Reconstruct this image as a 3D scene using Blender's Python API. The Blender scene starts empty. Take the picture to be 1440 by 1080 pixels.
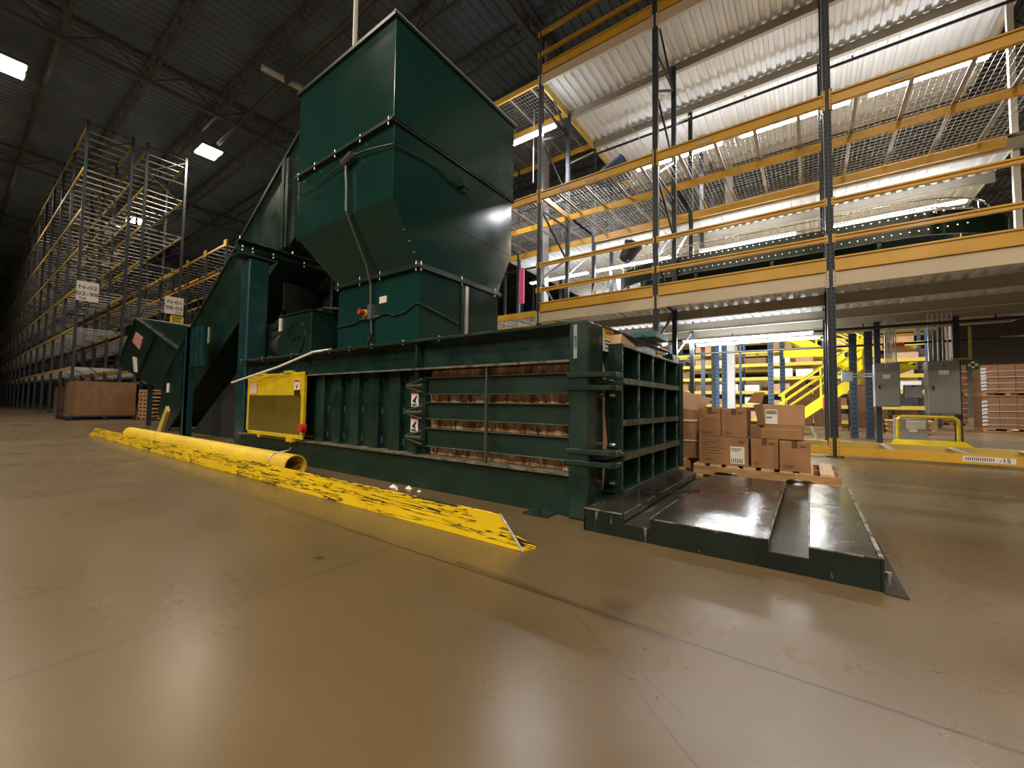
import bpy, math, random
from mathutils import Vector, Matrix
R = math.radians
random.seed(7)
SC = bpy.context.scene
COL = SC.collection

# ---------------------------------------------------------------- materials
MATS = {}
def mat(name, col, rough=0.5, metal=0.0, var=0.0, vscale=3.0, bump=0.0, bscale=20.0, coat=0.0,
        wear=None, wscale=6.0, wthr=0.62, wstretch=(1, 1, 1), rvar=0.0, stretch=(1, 1, 1), emit=0.0, ecol=None, alpha=None, trans=0.0):
    if name in MATS: return MATS[name]
    m = bpy.data.materials.new(name); m.use_nodes = True
    nt = m.node_tree; N = nt.nodes; L = nt.links
    b = N['Principled BSDF']
    b.inputs['Roughness'].default_value = rough
    b.inputs['Metallic'].default_value = metal
    b.inputs['Coat Weight'].default_value = coat
    b.inputs['Coat Roughness'].default_value = 0.15
    b.inputs['Base Color'].default_value = (*col, 1)
    tc = N.new('ShaderNodeTexCoord')
    mp = N.new('ShaderNodeMapping'); mp.inputs['Scale'].default_value = stretch
    L.new(tc.outputs['Object'], mp.inputs['Vector'])
    cur = None
    if var > 0:
        n = N.new('ShaderNodeTexNoise'); n.inputs['Scale'].default_value = vscale; n.inputs['Detail'].default_value = 5
        L.new(mp.outputs[0], n.inputs['Vector'])
        r = N.new('ShaderNodeValToRGB')
        r.color_ramp.elements[0].position = .3; r.color_ramp.elements[1].position = .7
        r.color_ramp.elements[0].color = (*[max(0, c*(1-var)) for c in col], 1)
        r.color_ramp.elements[1].color = (*[min(1, c*(1+var)) for c in col], 1)
        L.new(n.outputs['Fac'], r.inputs['Fac']); cur = r.outputs['Color']
    if wear:
        m2 = N.new('ShaderNodeMapping'); m2.inputs['Scale'].default_value = wstretch
        L.new(tc.outputs['Object'], m2.inputs['Vector'])
        n = N.new('ShaderNodeTexNoise'); n.inputs['Scale'].default_value = wscale; n.inputs['Detail'].default_value = 8; n.inputs['Roughness'].default_value = .65
        L.new(m2.outputs[0], n.inputs['Vector'])
        r = N.new('ShaderNodeValToRGB')
        r.color_ramp.elements[0].position = wthr; r.color_ramp.elements[1].position = min(1, wthr+.02)
        r.color_ramp.elements[0].color = (0, 0, 0, 1); r.color_ramp.elements[1].color = (1, 1, 1, 1)
        L.new(n.outputs['Fac'], r.inputs['Fac'])
        mx = N.new('ShaderNodeMix'); mx.data_type = 'RGBA'
        L.new(r.outputs['Color'], mx.inputs['Factor'])
        if cur: L.new(cur, mx.inputs['A'])
        else: mx.inputs['A'].default_value = (*col, 1)
        mx.inputs['B'].default_value = (*wear, 1)
        cur = mx.outputs['Result']
    if cur: L.new(cur, b.inputs['Base Color'])
    if rvar > 0:
        n = N.new('ShaderNodeTexNoise'); n.inputs['Scale'].default_value = vscale*1.7; n.inputs['Detail'].default_value = 4
        L.new(mp.outputs[0], n.inputs['Vector'])
        mr = N.new('ShaderNodeMapRange'); mr.inputs['From Min'].default_value = .3; mr.inputs['From Max'].default_value = .7
        mr.inputs['To Min'].default_value = max(.02, rough-rvar); mr.inputs['To Max'].default_value = min(1, rough+rvar)
        L.new(n.outputs['Fac'], mr.inputs['Value']); L.new(mr.outputs[0], b.inputs['Roughness'])
    if bump > 0:
        n = N.new('ShaderNodeTexNoise'); n.inputs['Scale'].default_value = bscale; n.inputs['Detail'].default_value = 2
        L.new(mp.outputs[0], n.inputs['Vector'])
        bp = N.new('ShaderNodeBump'); bp.inputs['Strength'].default_value = bump; bp.inputs['Distance'].default_value = .05
        L.new(n.outputs['Fac'], bp.inputs['Height']); L.new(bp.outputs[0], b.inputs['Normal'])
    if emit > 0:
        b.inputs['Emission Color'].default_value = (*(ecol or col), 1); b.inputs['Emission Strength'].default_value = emit
    if alpha is not None: b.inputs['Alpha'].default_value = alpha
    if trans: b.inputs['Transmission Weight'].default_value = trans
    MATS[name] = m
    return m

GREEN = mat('green_paint', (.007, .024, .019), .3, 0, .35, 1.5, .10, 1.6, .35, rvar=.1)
GREENW = mat('green_paint_worn', (.0075, .027, .0215), .32, 0, .4, 3, .08, 9, .25, wear=(.16, .18, .14), wscale=9, wthr=.68, rvar=.12)
GREENSHEET = mat('green_sheet_metal', (.008, .038, .033), .16, 0, .2, .8, .2, 1.3, .15, rvar=.05)
GREENPOST = mat('green_post_paint', (.009, .042, .048), .3, 0, .35, 4, .05, 12, .3, wear=(.12, .2, .2), wscale=7, wthr=.7)
EDGEW = mat('worn_green_edge', (.10, .135, .11), .4, .35, .5, 8, 0, 1, 0, wear=(.03, .06, .045), wscale=14, wthr=.5)
BARGREEN = mat('green_channel_paint', (.007, .025, .018), .40, 0, .3, 3, .05, 20, .1, wear=(.14, .17, .12), wscale=22, wthr=.72)
DARKGREEN = mat('dark_green_machine_paint', (.008, .022, .016), .4, 0, .3, 2, .05, 5, .15)
PLATE = mat('worn_black_platform_steel', (.055, .05, .045), .24, .4, .5, 2.5, .08, 8, .2, wear=(.20, .19, .15), wscale=6, wthr=.64, wstretch=(2.2, .3, 1), rvar=.05)
PLATESIDE = mat('platform_side_green', (.005, .013, .009), .4, .1, .4, 4, .04, 9, 0, wear=(.18, .15, .11), wscale=6, wthr=.635, wstretch=(4.5, 1, .8))
CHAN = mat('platform_channel_steel', (.05, .058, .042), .35, .5, .4, 4, .05, 9, 0, wear=(.2, .19, .14), wscale=8, wthr=.62, wstretch=(2.5, .4, 1))
YEL = mat('yellow_guard_paint', (.78, .50, .005), .38, 0, .12, 2, .03, 6, .2, wear=(.035, .028, .012), wscale=4.2, wthr=.56, wstretch=(1.0, 1, 11))
YELP = mat('yellow_pipe_paint', (.70, .50, .04), .45, 0, .15, 2, 0, 1, 0, wear=(.1, .075, .02), wscale=2.0, wthr=.62, wstretch=(1.2, 5, 5))
YELDOOR = mat('yellow_door_paint', (.58, .42, .01), .4, 0, .15, 5, .02, 6, .1)
BEAMY = mat('rack_beam_amber', (.66, .37, .035), .38, 0, .12, 2, 0, 1, .1)
BEAMYL = mat('rack_beam_yellow', (.55, .40, .10), .5, 0, .15, 2)
STAIRY = mat('stair_yellow', (.75, .60, .01), .45, 0, .08, 2)
BEIGE = mat('beige_channel', (.62, .52, .38), .45, 0, .06, 2)
BEIGED = mat('beige_joist', (.36, .32, .26), .5, 0, .08, 2)
UPR = mat('upright_slate_blue', (.020, .028, .040), .5, 0, .2, 3)
UPRB = mat('upright_blue', (.06, .10, .16), .45, .1, .2, 3)
HOLE = mat('slot_black', (.003, .003, .004), .9)
DECKM = mat('deck_sheet_galvanized', (.60, .62, .64), .5, 0, .08, 1.5)
GALV = mat('galvanized_steel', (.62, .62, .60), .38, .6, .15, 4)
WIRE = mat('wire_mesh_zinc', (.5, .5, .48), .4, .5)
BRACE = mat('brace_black', (.012, .013, .016), .45, .1)
CARD = mat('cardboard', (.31, .16, .072), .8, 0, .12, 6, .03, 30)
CARDL = mat('cardboard_light', (.42, .23, .11), .8, 0, .12, 6, .03, 30)
CARDP = mat('cardboard_pale', (.50, .32, .20), .8, 0, .08, 4)
CARDD = mat('cardboard_dark', (.20, .10, .045), .85, 0, .15, 5)
WOOD = mat('pallet_wood', (.42, .23, .10), .75, 0, .3, 5, .05, 25, stretch=(1, 6, 6))
WOODP = mat('pallet_wood_pale', (.58, .40, .20), .75, 0, .2, 5, .05, 25, stretch=(6, 1, 6))
TAPE = mat('carton_tape_mark', (.11, .05, .02), .6)
WHITE = mat('white_label', (.75, .72, .68), .6)
WHITEP = mat('white_paint', (.7, .7, .68), .5)
BLACK = mat('black_print', (.01, .01, .01), .6)
REDP = mat('red_print', (.5, .02, .015), .5)
REDB = mat('red_button', (.55, .03, .02), .35)
ORANGE = mat('orange_sign', (.8, .22, .02), .5)
CAUT = mat('caution_yellow', (.80, .55, .02), .5)
GREY = mat('panel_grey', (.27, .28, .29), .5, .1, .06, 2)
GREYL = mat('box_light_grey', (.35, .42, .45), .5, 0)
ROOF = mat('roof_deck_dark', (.19, .25, .33), .42, .35, .2, .6)
STEELD = mat('roof_steel_dark', (.12, .13, .14), .55, .2, .2, 1)
PIPEB = mat('sprinkler_pipe_black', (.012, .012, .014), .4, .1)
BOLT = mat('bright_bolt', (.75, .73, .68), .25, .9)
WALLM = mat('wall_panel', (.10, .09, .08), .8, 0, .1, .3)
STRAPM = mat('bale_wrap', (.75, .74, .72), .3, .1)
BUCKET = mat('blue_plastic', (.015, .05, .14), .35)
PINK = mat('pink_plastic', (.7, .06, .2), .5)
ROLLER = mat('roller_dark_green', (.008, .02, .014), .3, .2)
CHROME = mat('chrome_tube', (.8, .8, .8), .15, .9)
GREENSIGN = mat('green_sign', (.01, .18, .08), .5)
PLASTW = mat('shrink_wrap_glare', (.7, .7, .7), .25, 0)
TINT = mat('tinted_window', (.13, .095, .015), .04, 0, .15, 3, coat=1)
EM_HB = mat('high_bay_lens', (1, .9, .72), .5, emit=26, ecol=(1, .83, .58))
EM_TUBE = mat('tube_lamp', (1, 1, .95), .5, emit=30, ecol=(.93, .97, 1.0))
EM_TUBEW = mat('tube_lamp_warm', (1, .95, .85), .5, emit=22, ecol=(1, .96, .88))

GREENSHEET.node_tree.nodes['Principled BSDF'].inputs['Specular IOR Level'].default_value = .32
# scraped yellow paint of the guard rail: long thin black scores, bunched in places
def scored(m, lo, hi):
    nt = m.node_tree; N = nt.nodes; L = nt.links; b = N['Principled BSDF']; tc = N.new('ShaderNodeTexCoord')
    def nz(sc, scale, det=6, dist=0):
        mp = N.new('ShaderNodeMapping'); mp.inputs['Scale'].default_value = sc; L.new(tc.outputs['Object'], mp.inputs[0])
        n = N.new('ShaderNodeTexNoise'); n.inputs['Scale'].default_value = scale; n.inputs['Detail'].default_value = det; n.inputs['Roughness'].default_value = .7; n.inputs['Distortion'].default_value = dist
        L.new(mp.outputs[0], n.inputs['Vector']); return n.outputs['Fac']
    def mt(op, a, c):
        n = N.new('ShaderNodeMath'); n.operation = op
        for i, x in enumerate((a, c)):
            if isinstance(x, float): n.inputs[i].default_value = x
            else: L.new(x, n.inputs[i])
        return n.outputs[0]
    lines = mt('LESS_THAN', mt('ABSOLUTE', mt('SUBTRACT', nz((.5, 1, 11), 2.0, 4, .4), .5), 0.0), .02)
    blobs = mt('GREATER_THAN', nz((.5, 1, 9), 3.6, 5), .60)
    area_ = mt('GREATER_THAN', nz((1, 1, 4), 1.1, 3), lo)
    area2 = mt('GREATER_THAN', nz((1, 1, 3), 1.4, 3), hi)
    k = mt('MAXIMUM', mt('MULTIPLY', lines, area_), mt('MULTIPLY', blobs, area2))
    mx = N.new('ShaderNodeMix'); mx.data_type = 'RGBA'; L.new(k, mx.inputs['Factor'])
    src = b.inputs['Base Color'].links[0].from_socket; L.new(src, mx.inputs['A']); mx.inputs['B'].default_value = (.03, .025, .012, 1)
    L.new(mx.outputs['Result'], b.inputs['Base Color'])
YEL = mat('yellow_guard_scored', (.82, .56, .006), .36, 0, .12, 2, .03, 6, .2); scored(YEL, .46, .44)
# ---------------------------------------------------------------- mesh builder
class MB:
    def __init__(s): s.v = []; s.f = []; s.mi = []; s.cur = 0; s.sm = []
    def _add(s, vs, fs, smooth=False):
        o = len(s.v); s.v += [tuple(v) for v in vs]
        for f in fs: s.f.append([i+o for i in f]); s.mi.append(s.cur); s.sm.append(smooth)
        return s
    def box(s, x0, x1, y0, y1, z0, z1):
        if x0 > x1: x0, x1 = x1, x0
        if y0 > y1: y0, y1 = y1, y0
        if z0 > z1: z0, z1 = z1, z0
        v = [(x0,y0,z0),(x1,y0,z0),(x1,y1,z0),(x0,y1,z0),(x0,y0,z1),(x1,y0,z1),(x1,y1,z1),(x0,y1,z1)]
        return s._add(v, [(0,3,2,1),(4,5,6,7),(0,1,5,4),(1,2,6,5),(2,3,7,6),(3,0,4,7)])
    def bar(s, p, q, w, h=None, up=(0, 0, 1)):
        h = w if h is None else h
        p = Vector(p); q = Vector(q); d = (q-p).normalized(); u = Vector(up)
        if abs(d.dot(u)) > .98: u = Vector((1, 0, 0))
        a = d.cross(u).normalized()*w/2; b = a.cross(d).normalized()*h/2
        v = [p-a-b, p+a-b, p+a+b, p-a+b, q-a-b, q+a-b, q+a+b, q-a+b]
        return s._add(v, [(0,3,2,1),(4,5,6,7),(0,1,5,4),(1,2,6,5),(2,3,7,6),(3,0,4,7)])
    def cyl(s, p, q, r, n=12, r2=None, cap=True):
        r2 = r if r2 is None else r2
        p = Vector(p); q = Vector(q); d = (q-p).normalized(); u = Vector((0, 0, 1)) if abs(d.z) < .9 else Vector((1, 0, 0))
        a = d.cross(u).normalized(); b = a.cross(d)
        v = []
        for c, rr in ((p, r), (q, r2)):
            for i in range(n):
                t = 2*math.pi*i/n; v.append(c+a*math.cos(t)*rr+b*math.sin(t)*rr)
        s._add(v, [(i, (i+1) % n, n+(i+1) % n, n+i) for i in range(n)], True)
        if cap: s._add(v, [tuple(range(n-1, -1, -1)), tuple(range(n, 2*n))])
        return s
    def ring(s, p, q, r, ri, n=24):
        p = Vector(p); q = Vector(q); d = (q-p).normalized(); u = Vector((0, 0, 1)) if abs(d.z) < .9 else Vector((1, 0, 0))
        a = d.cross(u).normalized(); b = a.cross(d); v = []
        for c, rr in ((p, r), (q, r), (q, ri), (p, ri)):
            for i in range(n):
                t = 2*math.pi*i/n; v.append(c+a*math.cos(t)*rr+b*math.sin(t)*rr)
        fs = []
        for k in range(4):
            k2 = (k+1) % 4
            fs += [(k*n+i, k*n+(i+1) % n, k2*n+(i+1) % n, k2*n+i) for i in range(n)]
        s._add(v, fs[:n], True); s._add(v, fs[n:2*n]); s._add(v, fs[2*n:3*n], True); s._add(v, fs[3*n:]); return s
    def tube(s, pts, r, n=8):
        for a, b in zip(pts, pts[1:]): s.cyl(a, b, r, n)
        return s
    def prism(s, pts, axis, a0, a1):
        def mk(u, w, c): return {'y': (u, c, w), 'x': (c, u, w), 'z': (u, w, c)}[axis]
        n = len(pts)
        v = [mk(u, w, a0) for u, w in pts]+[mk(u, w, a1) for u, w in pts]
        return s._add(v, [tuple(range(n)), tuple(range(2*n-1, n-1, -1))]+[(i, n+i, n+(i+1) % n, (i+1) % n) for i in range(n)])
    def poly(s, pts): return s._add(pts, [tuple(range(len(pts)))])
    def m(s, i): s.cur = i; return s
    def build(s, name, mats, parent=None, bevel=0, origin=None):
        if not isinstance(mats, (list, tuple)): mats = [mats]
        if parent is not None: W = WORLD[parent.name]; o3 = Vector((0, 0, 0)); off = W
        else:
            if origin is None:
                xs = [v[0] for v in s.v]; ys = [v[1] for v in s.v]; zs = [v[2] for v in s.v]
                origin = ((min(xs)+max(xs))/2, (min(ys)+max(ys))/2, min(zs))
            off = Vector(origin)
        me = bpy.data.meshes.new(name)
        me.from_pydata([Vector(v)-off for v in s.v], [], s.f)
        for m in mats: me.materials.append(m)
        me.polygons.foreach_set('material_index', s.mi)
        me.polygons.foreach_set('use_smooth', s.sm)
        me.update()
        import bmesh
        bm = bmesh.new(); bm.from_mesh(me); bmesh.ops.recalc_face_normals(bm, faces=bm.faces); bm.to_mesh(me); bm.free()
        o = bpy.data.objects.new(name, me); COL.objects.link(o)
        if parent is not None: o.parent = parent
        else: o.location = off
        WORLD[o.name] = off
        if bevel:
            md = o.modifiers.new('bevel', 'BEVEL'); md.width = bevel; md.segments = 1; md.limit_method = 'ANGLE'
        return o
WORLD = {}
def tag(o, label=None, cat=None, group=None, kind=None):
    if label: o['label'] = label
    if cat: o['category'] = cat
    if group: o['group'] = group
    if kind: o['kind'] = kind
    return o
def empty(name, loc, label, cat, group=None):
    o = bpy.data.objects.new(name, None); COL.objects.link(o); o.location = loc; o.empty_display_size = .1
    WORLD[o.name] = Vector(loc); return tag(o, label, cat, group)
def copyp(src, name, parent, off):
    """copy of a part with an offset (parts of one thing sharing mesh data)"""
    c = src.copy(); COL.objects.link(c); c.parent = parent; c.location = Vector(src.location)+Vector(off)
    WORLD[c.name] = WORLD[src.name]+Vector(off)
    return c
def text(name, string, size, loc, rot, m, parent, align='CENTER', ext=.0008, sx=1):
    cu = bpy.data.curves.new(name, 'FONT'); cu.body = string; cu.size = size; cu.align_x = align; cu.align_y = 'CENTER'; cu.extrude = ext
    cu.materials.append(m); o = bpy.data.objects.new(name, cu); COL.objects.link(o)
    bpy.context.view_layer.update()
    me = bpy.data.meshes.new_from_object(o); bpy.data.objects.remove(o); me.materials.clear(); me.materials.append(m)
    for v in me.vertices: v.co.x *= sx
    o = bpy.data.objects.new(name, me); COL.objects.link(o)
    o.parent = parent; o.location = Vector(loc)-WORLD[parent.name]; o.rotation_euler = [R(a) for a in rot]
    return o
def each(name, m, parent, cyls, n=8):
    for p, q, r in cyls: MB().cyl(p, q, r, n).build(name, m, parent)
FY = (90, 0, 0)      # writing facing -Y
FX = (90, 0, 90)     # writing facing +X
def struct(name, mb, m, **k):
    o = mb.build(name, m, **k); o['kind'] = 'structure'; return o

# ---------------------------------------------------------------- floor, walls, roof
XL, XR, YF, YB = -112, 46, -26, 62
fm = bpy.data.materials.new('polished_concrete'); fm.use_nodes = True
nt = fm.node_tree; N = nt.nodes; L = nt.links; bs = N['Principled BSDF']
geo = N.new('ShaderNodeNewGeometry')
sep = N.new('ShaderNodeSeparateXYZ'); L.new(geo.outputs['Position'], sep.inputs[0])
def mth(op, a, b=None, c=None):
    n = N.new('ShaderNodeMath'); n.operation = op
    for i, x in enumerate((a, b, c)):
        if x is None: continue
        if isinstance(x, (int, float)): n.inputs[i].default_value = x
        else: L.new(x, n.inputs[i])
    return n.outputs[0]
def noise(scale, detail=4, rough=.5, dist=0):
    n = N.new('ShaderNodeTexNoise'); n.inputs['Scale'].default_value = scale; n.inputs['Detail'].default_value = detail
    n.inputs['Roughness'].default_value = rough; n.inputs['Distortion'].default_value = dist
    L.new(geo.outputs['Position'], n.inputs['Vector']); return n.outputs['Fac']
def ramp(f, p0, c0, p1, c1):
    r = N.new('ShaderNodeValToRGB'); e = r.color_ramp.elements; e[0].position = p0; e[1].position = p1; e[0].color = (*c0, 1); e[1].color = (*c1, 1)
    L.new(f, r.inputs[0]); return r.outputs[0]
def mixc(f, a, b):
    m = N.new('ShaderNodeMix'); m.data_type = 'RGBA'
    L.new(f, m.inputs['Factor']) if not isinstance(f, float) else setattr(m.inputs['Factor'], 'default_value', f)
    for k, x in (('A', a), ('B', b)):
        if isinstance(x, tuple): m.inputs[k].default_value = (*x, 1)
        else: L.new(x, m.inputs[k])
    return m.outputs['Result']
X, Y = sep.outputs[0], sep.outputs[1]
base = ramp(noise(.55, 6, .6, .4), .3, (.106, .073, .034), .72, (.160, .112, .056))
base = mixc(ramp(noise(3.2, 7, .7), .35, (0, 0, 0), .75, (.35, .35, .35)), base, (.10, .066, .036))
wob = mth('MULTIPLY', mth('SUBTRACT', noise(5, 5, .6), .5), .06)
wob2 = mth('MULTIPLY', mth('SUBTRACT', noise(14, 4, .6), .5), .02)
def line(x0, y0, x1, y1, w, wb=None, strength=1.0, soft=2.0):
    """mask of a crack or saw-cut running from one floor point to another"""
    dx, dy = x1-x0, y1-y0; Ln = math.hypot(dx, dy); ux, uy = dx/Ln, dy/Ln
    a = mth('ADD', mth('MULTIPLY', mth('SUBTRACT', X, x0), -uy), mth('MULTIPLY', mth('SUBTRACT', Y, y0), ux))
    t = mth('ADD', mth('MULTIPLY', mth('SUBTRACT', X, x0), ux), mth('MULTIPLY', mth('SUBTRACT', Y, y0), uy))
    if wb: a = mth('ADD', a, wb)
    k = mth('SUBTRACT', 1.0, mth('SMOOTH_MIN', mth('DIVIDE', mth('ABSOLUTE', a), w), 1.0, .3))
    k = mth('MAXIMUM', k, 0.0)
    k = mth('MULTIPLY', k, mth('MULTIPLY', mth('GREATER_THAN', t, 0.0), mth('LESS_THAN', t, Ln)))
    return mth('MULTIPLY', k, strength)
cracks = [line(-2.4, 1.515, 8, 1.50, .011, wob2, 1.0), line(-14, 1.62, -2.0, 1.515, .03, wob, .45), line(-1.85, -8, -1.85, 1.9, .009, wob2, .5),
          line(-1.45, 1.55, -.4, 1.5, .035, wob, .55),
          line(-.64, 2.37, 3.5, -.75, .004, None, .5), line(-2.2, 1.55, 4, 2.60, .0045, None, .42), line(-.79, 1.5, .1, .75, .005, wob2, .5),
          line(-.55, 1.35, -.28, 1.16, .004, wob2, .5), line(-14, 5.0, 12, 5.02, .008, None, .5), line(8, -10, 8, 40, .01, None, .5), line(-9, -8, -9, 2, .01, wob2, .4)]
cm = cracks[0]
for c in cracks[1:]: cm = mth('MAXIMUM', cm, c)
base = mixc(cm, base, (.03, .02, .012))
# oil spots
def spot(x, y, r, s):
    dx = mth('SUBTRACT', mth('ADD', X, wob), x); dy = mth('SUBTRACT', mth('ADD', Y, wob2), y)
    d = mth('SQRT', mth('ADD', mth('MULTIPLY', dx, dx), mth('MULTIPLY', dy, dy)))
    return mth('MULTIPLY', mth('SUBTRACT', 1.0, mth('SMOOTHSTEP', d, r*.6, r) if False else mth('MINIMUM', mth('DIVIDE', d, r), 1.0)), s)
sp = mth('MAXIMUM', spot(-2.03, 1.16, .035, 1.6), mth('MAXIMUM', spot(-.63, 1.60, .12, .7), spot(-.9, 1.2, .2, .35)))
base = mixc(mth('MINIMUM', sp, .8), base, (.06, .035, .02))
L.new(base, bs.inputs['Base Color'])
rr = N.new('ShaderNodeMapRange'); rr.inputs['From Min'].default_value = .3; rr.inputs['From Max'].default_value = .7
rr.inputs['To Min'].default_value = .25; rr.inputs['To Max'].default_value = .33
L.new(noise(1.3, 6, .6), rr.inputs['Value']); L.new(rr.outputs[0], bs.inputs['Roughness'])
bs.inputs['Specular IOR Level'].default_value = .5
bpn = N.new('ShaderNodeBump'); bpn.inputs['Strength'].default_value = .012; bpn.inputs['Distance'].default_value = .03
L.new(noise(9, 4), bpn.inputs['Height']); L.new(bpn.outputs[0], bs.inputs['Normal'])
struct('floor', MB().box(XL, XR, YF, YB, -.3, 0), fm, origin=(0, 0, -.3))
struct('wall_left', MB().box(XL-.3, XL, YF, YB, 0, 14), WALLM)
struct('wall_right', MB().box(XR, XR+.3, YF, YB, 0, 14), WALLM)
struct('wall_back', MB().box(XL, XR, YB, YB+.3, 0, 14), WALLM)
struct('wall_front', MB().box(XL, XR, YF-.3, YF, 0, 14), WALLM)
# roof: trapezoid deck, ribs running across the joists
def corr(mb, x0, x1, y0, y1, z, pitch, h, flat=.42, ax='x'):
    pts = []; x = x0
    while x < x1-1e-6:
        a = pitch*flat; s_ = pitch*(1-2*flat)/2
        pts += [(x, z), (x+a, z), (x+a+s_, z+h), (x+2*a+s_, z+h)]; x += pitch
    pts.append((min(x, x1), z))
    v = []
    for (u, w) in pts:
        if ax == 'x': v += [(u, y0, w), (u, y1, w)]
        else: v += [(y0, u, w), (y1, u, w)]
    mb._add(v, [(2*i, 2*i+1, 2*i+3, 2*i+2) for i in range(len(pts)-1)]); return mb
ZR = 13.85
c = MB(); corr(c, XL, XR, YF, YB, ZR, .34, .075)
ceil = struct('ceiling', c, ROOF, origin=(0, 0, ZR))
struct('roof_slab', MB().box(XL, XR, YF, YB, ZR+.12, ZR+.4), WALLM)
def truss(length, zb, zt, pitch, ax='x', ch=.055):
    mb = MB(); n = int(length/pitch)
    def P(t, z): return (t, 0, z) if ax == 'x' else (0, t, z)
    for dz in (zb, zt):
        if ax == 'x': mb.box(0, length, -ch, ch, dz-ch*.6, dz+ch*.6)
        else: mb.box(-ch, ch, 0, length, dz-ch*.6, dz+ch*.6)
    for i in range(n):
        t = i*pitch
        mb.bar(P(t, zt), P(t+pitch/2, zb), ch*.55); mb.bar(P(t+pitch/2, zb), P(t+pitch, zt), ch*.55)
    return mb
jm = truss(120, 13.08, 13.80, 1.2)
j0 = jm.build('roof_joist', STEELD, origin=(0, 0, 13.0)); j0.location = (-100, -14.3, 13.0); j0['kind'] = 'structure'
for k in range(1, 24):
    c = j0.copy(); COL.objects.link(c); c.location = (-100, -14.3+2.3*k, 13.0)
gm = truss(56, 12.9, 13.75, 2.3, 'y', .1)
g0 = gm.build('roof_girder', STEELD, origin=(0, 0, 12.9)); g0.location = (-7.26, -13.2, 12.9); g0['kind'] = 'structure'
for xx in (-20.3, -33.4, -46.4, -59.5, -72.5, 5.8, 18.9):
    c = g0.copy(); COL.objects.link(c); c.location = (xx, -13.2, 12.9)
for i, (xx, yy) in enumerate([(-7.0, 11.35), (-46.4, 11.3), (-7.26, 30), (5.8, 30)]):
    o = MB().box(xx-.11, xx+.11, yy-.13, yy+.13, 0, 12.85).build('building_column', mat('column_grey', (.30, .30, .31), .5)); o['kind'] = 'structure'
o = MB().box(-2.5, -2.25, 17.2, 17.4, 0, 12.85).build('building_column', WHITEP); o['kind'] = 'structure'

# black conduit line, hanging pipe and duct under the roof
o = MB().cyl((-24, 7.1, 12.98), (-5, 7.1, 12.98), .10, 10).cyl((-24, 7.16, 12.88), (-5, 7.16, 12.86), .032, 8).build('roof_pipe', [STEELD]); tag(o, 'long dark pipe with a pale conduit under the roof, running past the hopper top', 'pipe')
o = MB().cyl((-16.1, 6.3, 13.0), (-15.6, 10.5, 13.0), .12, 12).build('roof_duct', WHITEP); tag(o, 'white round pipe under the roof behind the upper left edge of the hopper', 'pipe')
o = MB().cyl((-5.72, 3.55, 4.9), (-5.72, 3.55, 13.0), .035, 10).build('vertical_conduit', WHITEP); tag(o, 'white vertical conduit dropping from the roof to behind the hopper', 'conduit')

# high bay lights
def high_bay(x, y, label, zz=12.7):
    t = empty('high_bay_light', (x, y, zz), label, 'ceiling light', 'high bay lights under the roof')
    MB().box(x-.6, x+.6, y-.44, y+.44, zz+.06, zz+.16).build('housing', STEELD, t)
    for s in (-1, 1):
        MB().box(x+s*.31-.21, x+s*.31+.21, y-.4, y+.4, zz, zz+.06).build('lens', EM_HB, t)
    MB().cyl((x-.3, y, zz+.13), (x-.3, y, 13.1), .008, 6).cyl((x+.3, y, zz+.13), (x+.3, y, 13.1), .008, 6).build('hanger', STEELD, t)
    return t
def area(name, loc, sx, sy, e, col, parent, rot=(0, 0, 0), spread=160):
    l = bpy.data.lights.new(name, 'AREA'); l.shape = 'RECTANGLE'; l.size = sx; l.size_y = sy; l.energy = e; l.color = col; l.spread = R(spread)
    o = bpy.data.objects.new(name, l); COL.objects.link(o); o.parent = parent
    o.location = Vector(loc)-WORLD[parent.name]; o.rotation_euler = [R(a) for a in rot]; return o
HB = 330
HBC = (1, .86, .68)
for x, y, lab, k in [(-23.4, 7.0, 'bright twin-lens high bay light above the yellow rack ends', 1), (-23.3, .82, 'bright high bay light at the upper left edge of the photo', 1),
                     (-10.4, .82, 'high bay light above the aisle beside the baler', 1), (-36.6, 7.0, 'high bay light far down the rack aisle', .7), (-36.6, .82, 'high bay light far down the open aisle', .7),
                     (2.6, .82, 'high bay light over the aisle near the platform', .55), (-10.4, -6.5, 'high bay light added behind the aisle for foreground light', 1.6), (2.6, -6.5, 'high bay light added behind the camera for foreground light', 1.6), (-4.0, -13, 'high bay light added far behind the camera for frontal light', 4.5), (15.6, -6.5, 'high bay light added at the far right to light the hopper side', 6), (-12, -19, 'high bay light added far behind the aisle for frontal light', 4), (6, -19, 'high bay light added at the right rear for frontal light', 8),  # negative-y lamps are unseen, added to light the foreground and machine faces
                     (9.5, 25, 'high bay light added to brighten the wrapped pallets at right', 4), (3.5, 30, 'high bay light behind the electrical panels', 3), (16, 40, 'high bay light far beyond the wrapped pallets', 4)]:  # the first lamp here is added to brighten the wrapped loads
    t = high_bay(x, y, lab)
    if y < 0: k *= 1.0
    area('lamp', (x, y, 12.68), 1.1, .8, HB*k, HBC, t)

t = high_bay(14.1, 54, 'small distant ceiling light above the wrapped pallets, at the right edge', 7.0); area('lamp', (14.1, 54, 6.98), 1.1, .8, 900, HBC, t)
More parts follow.
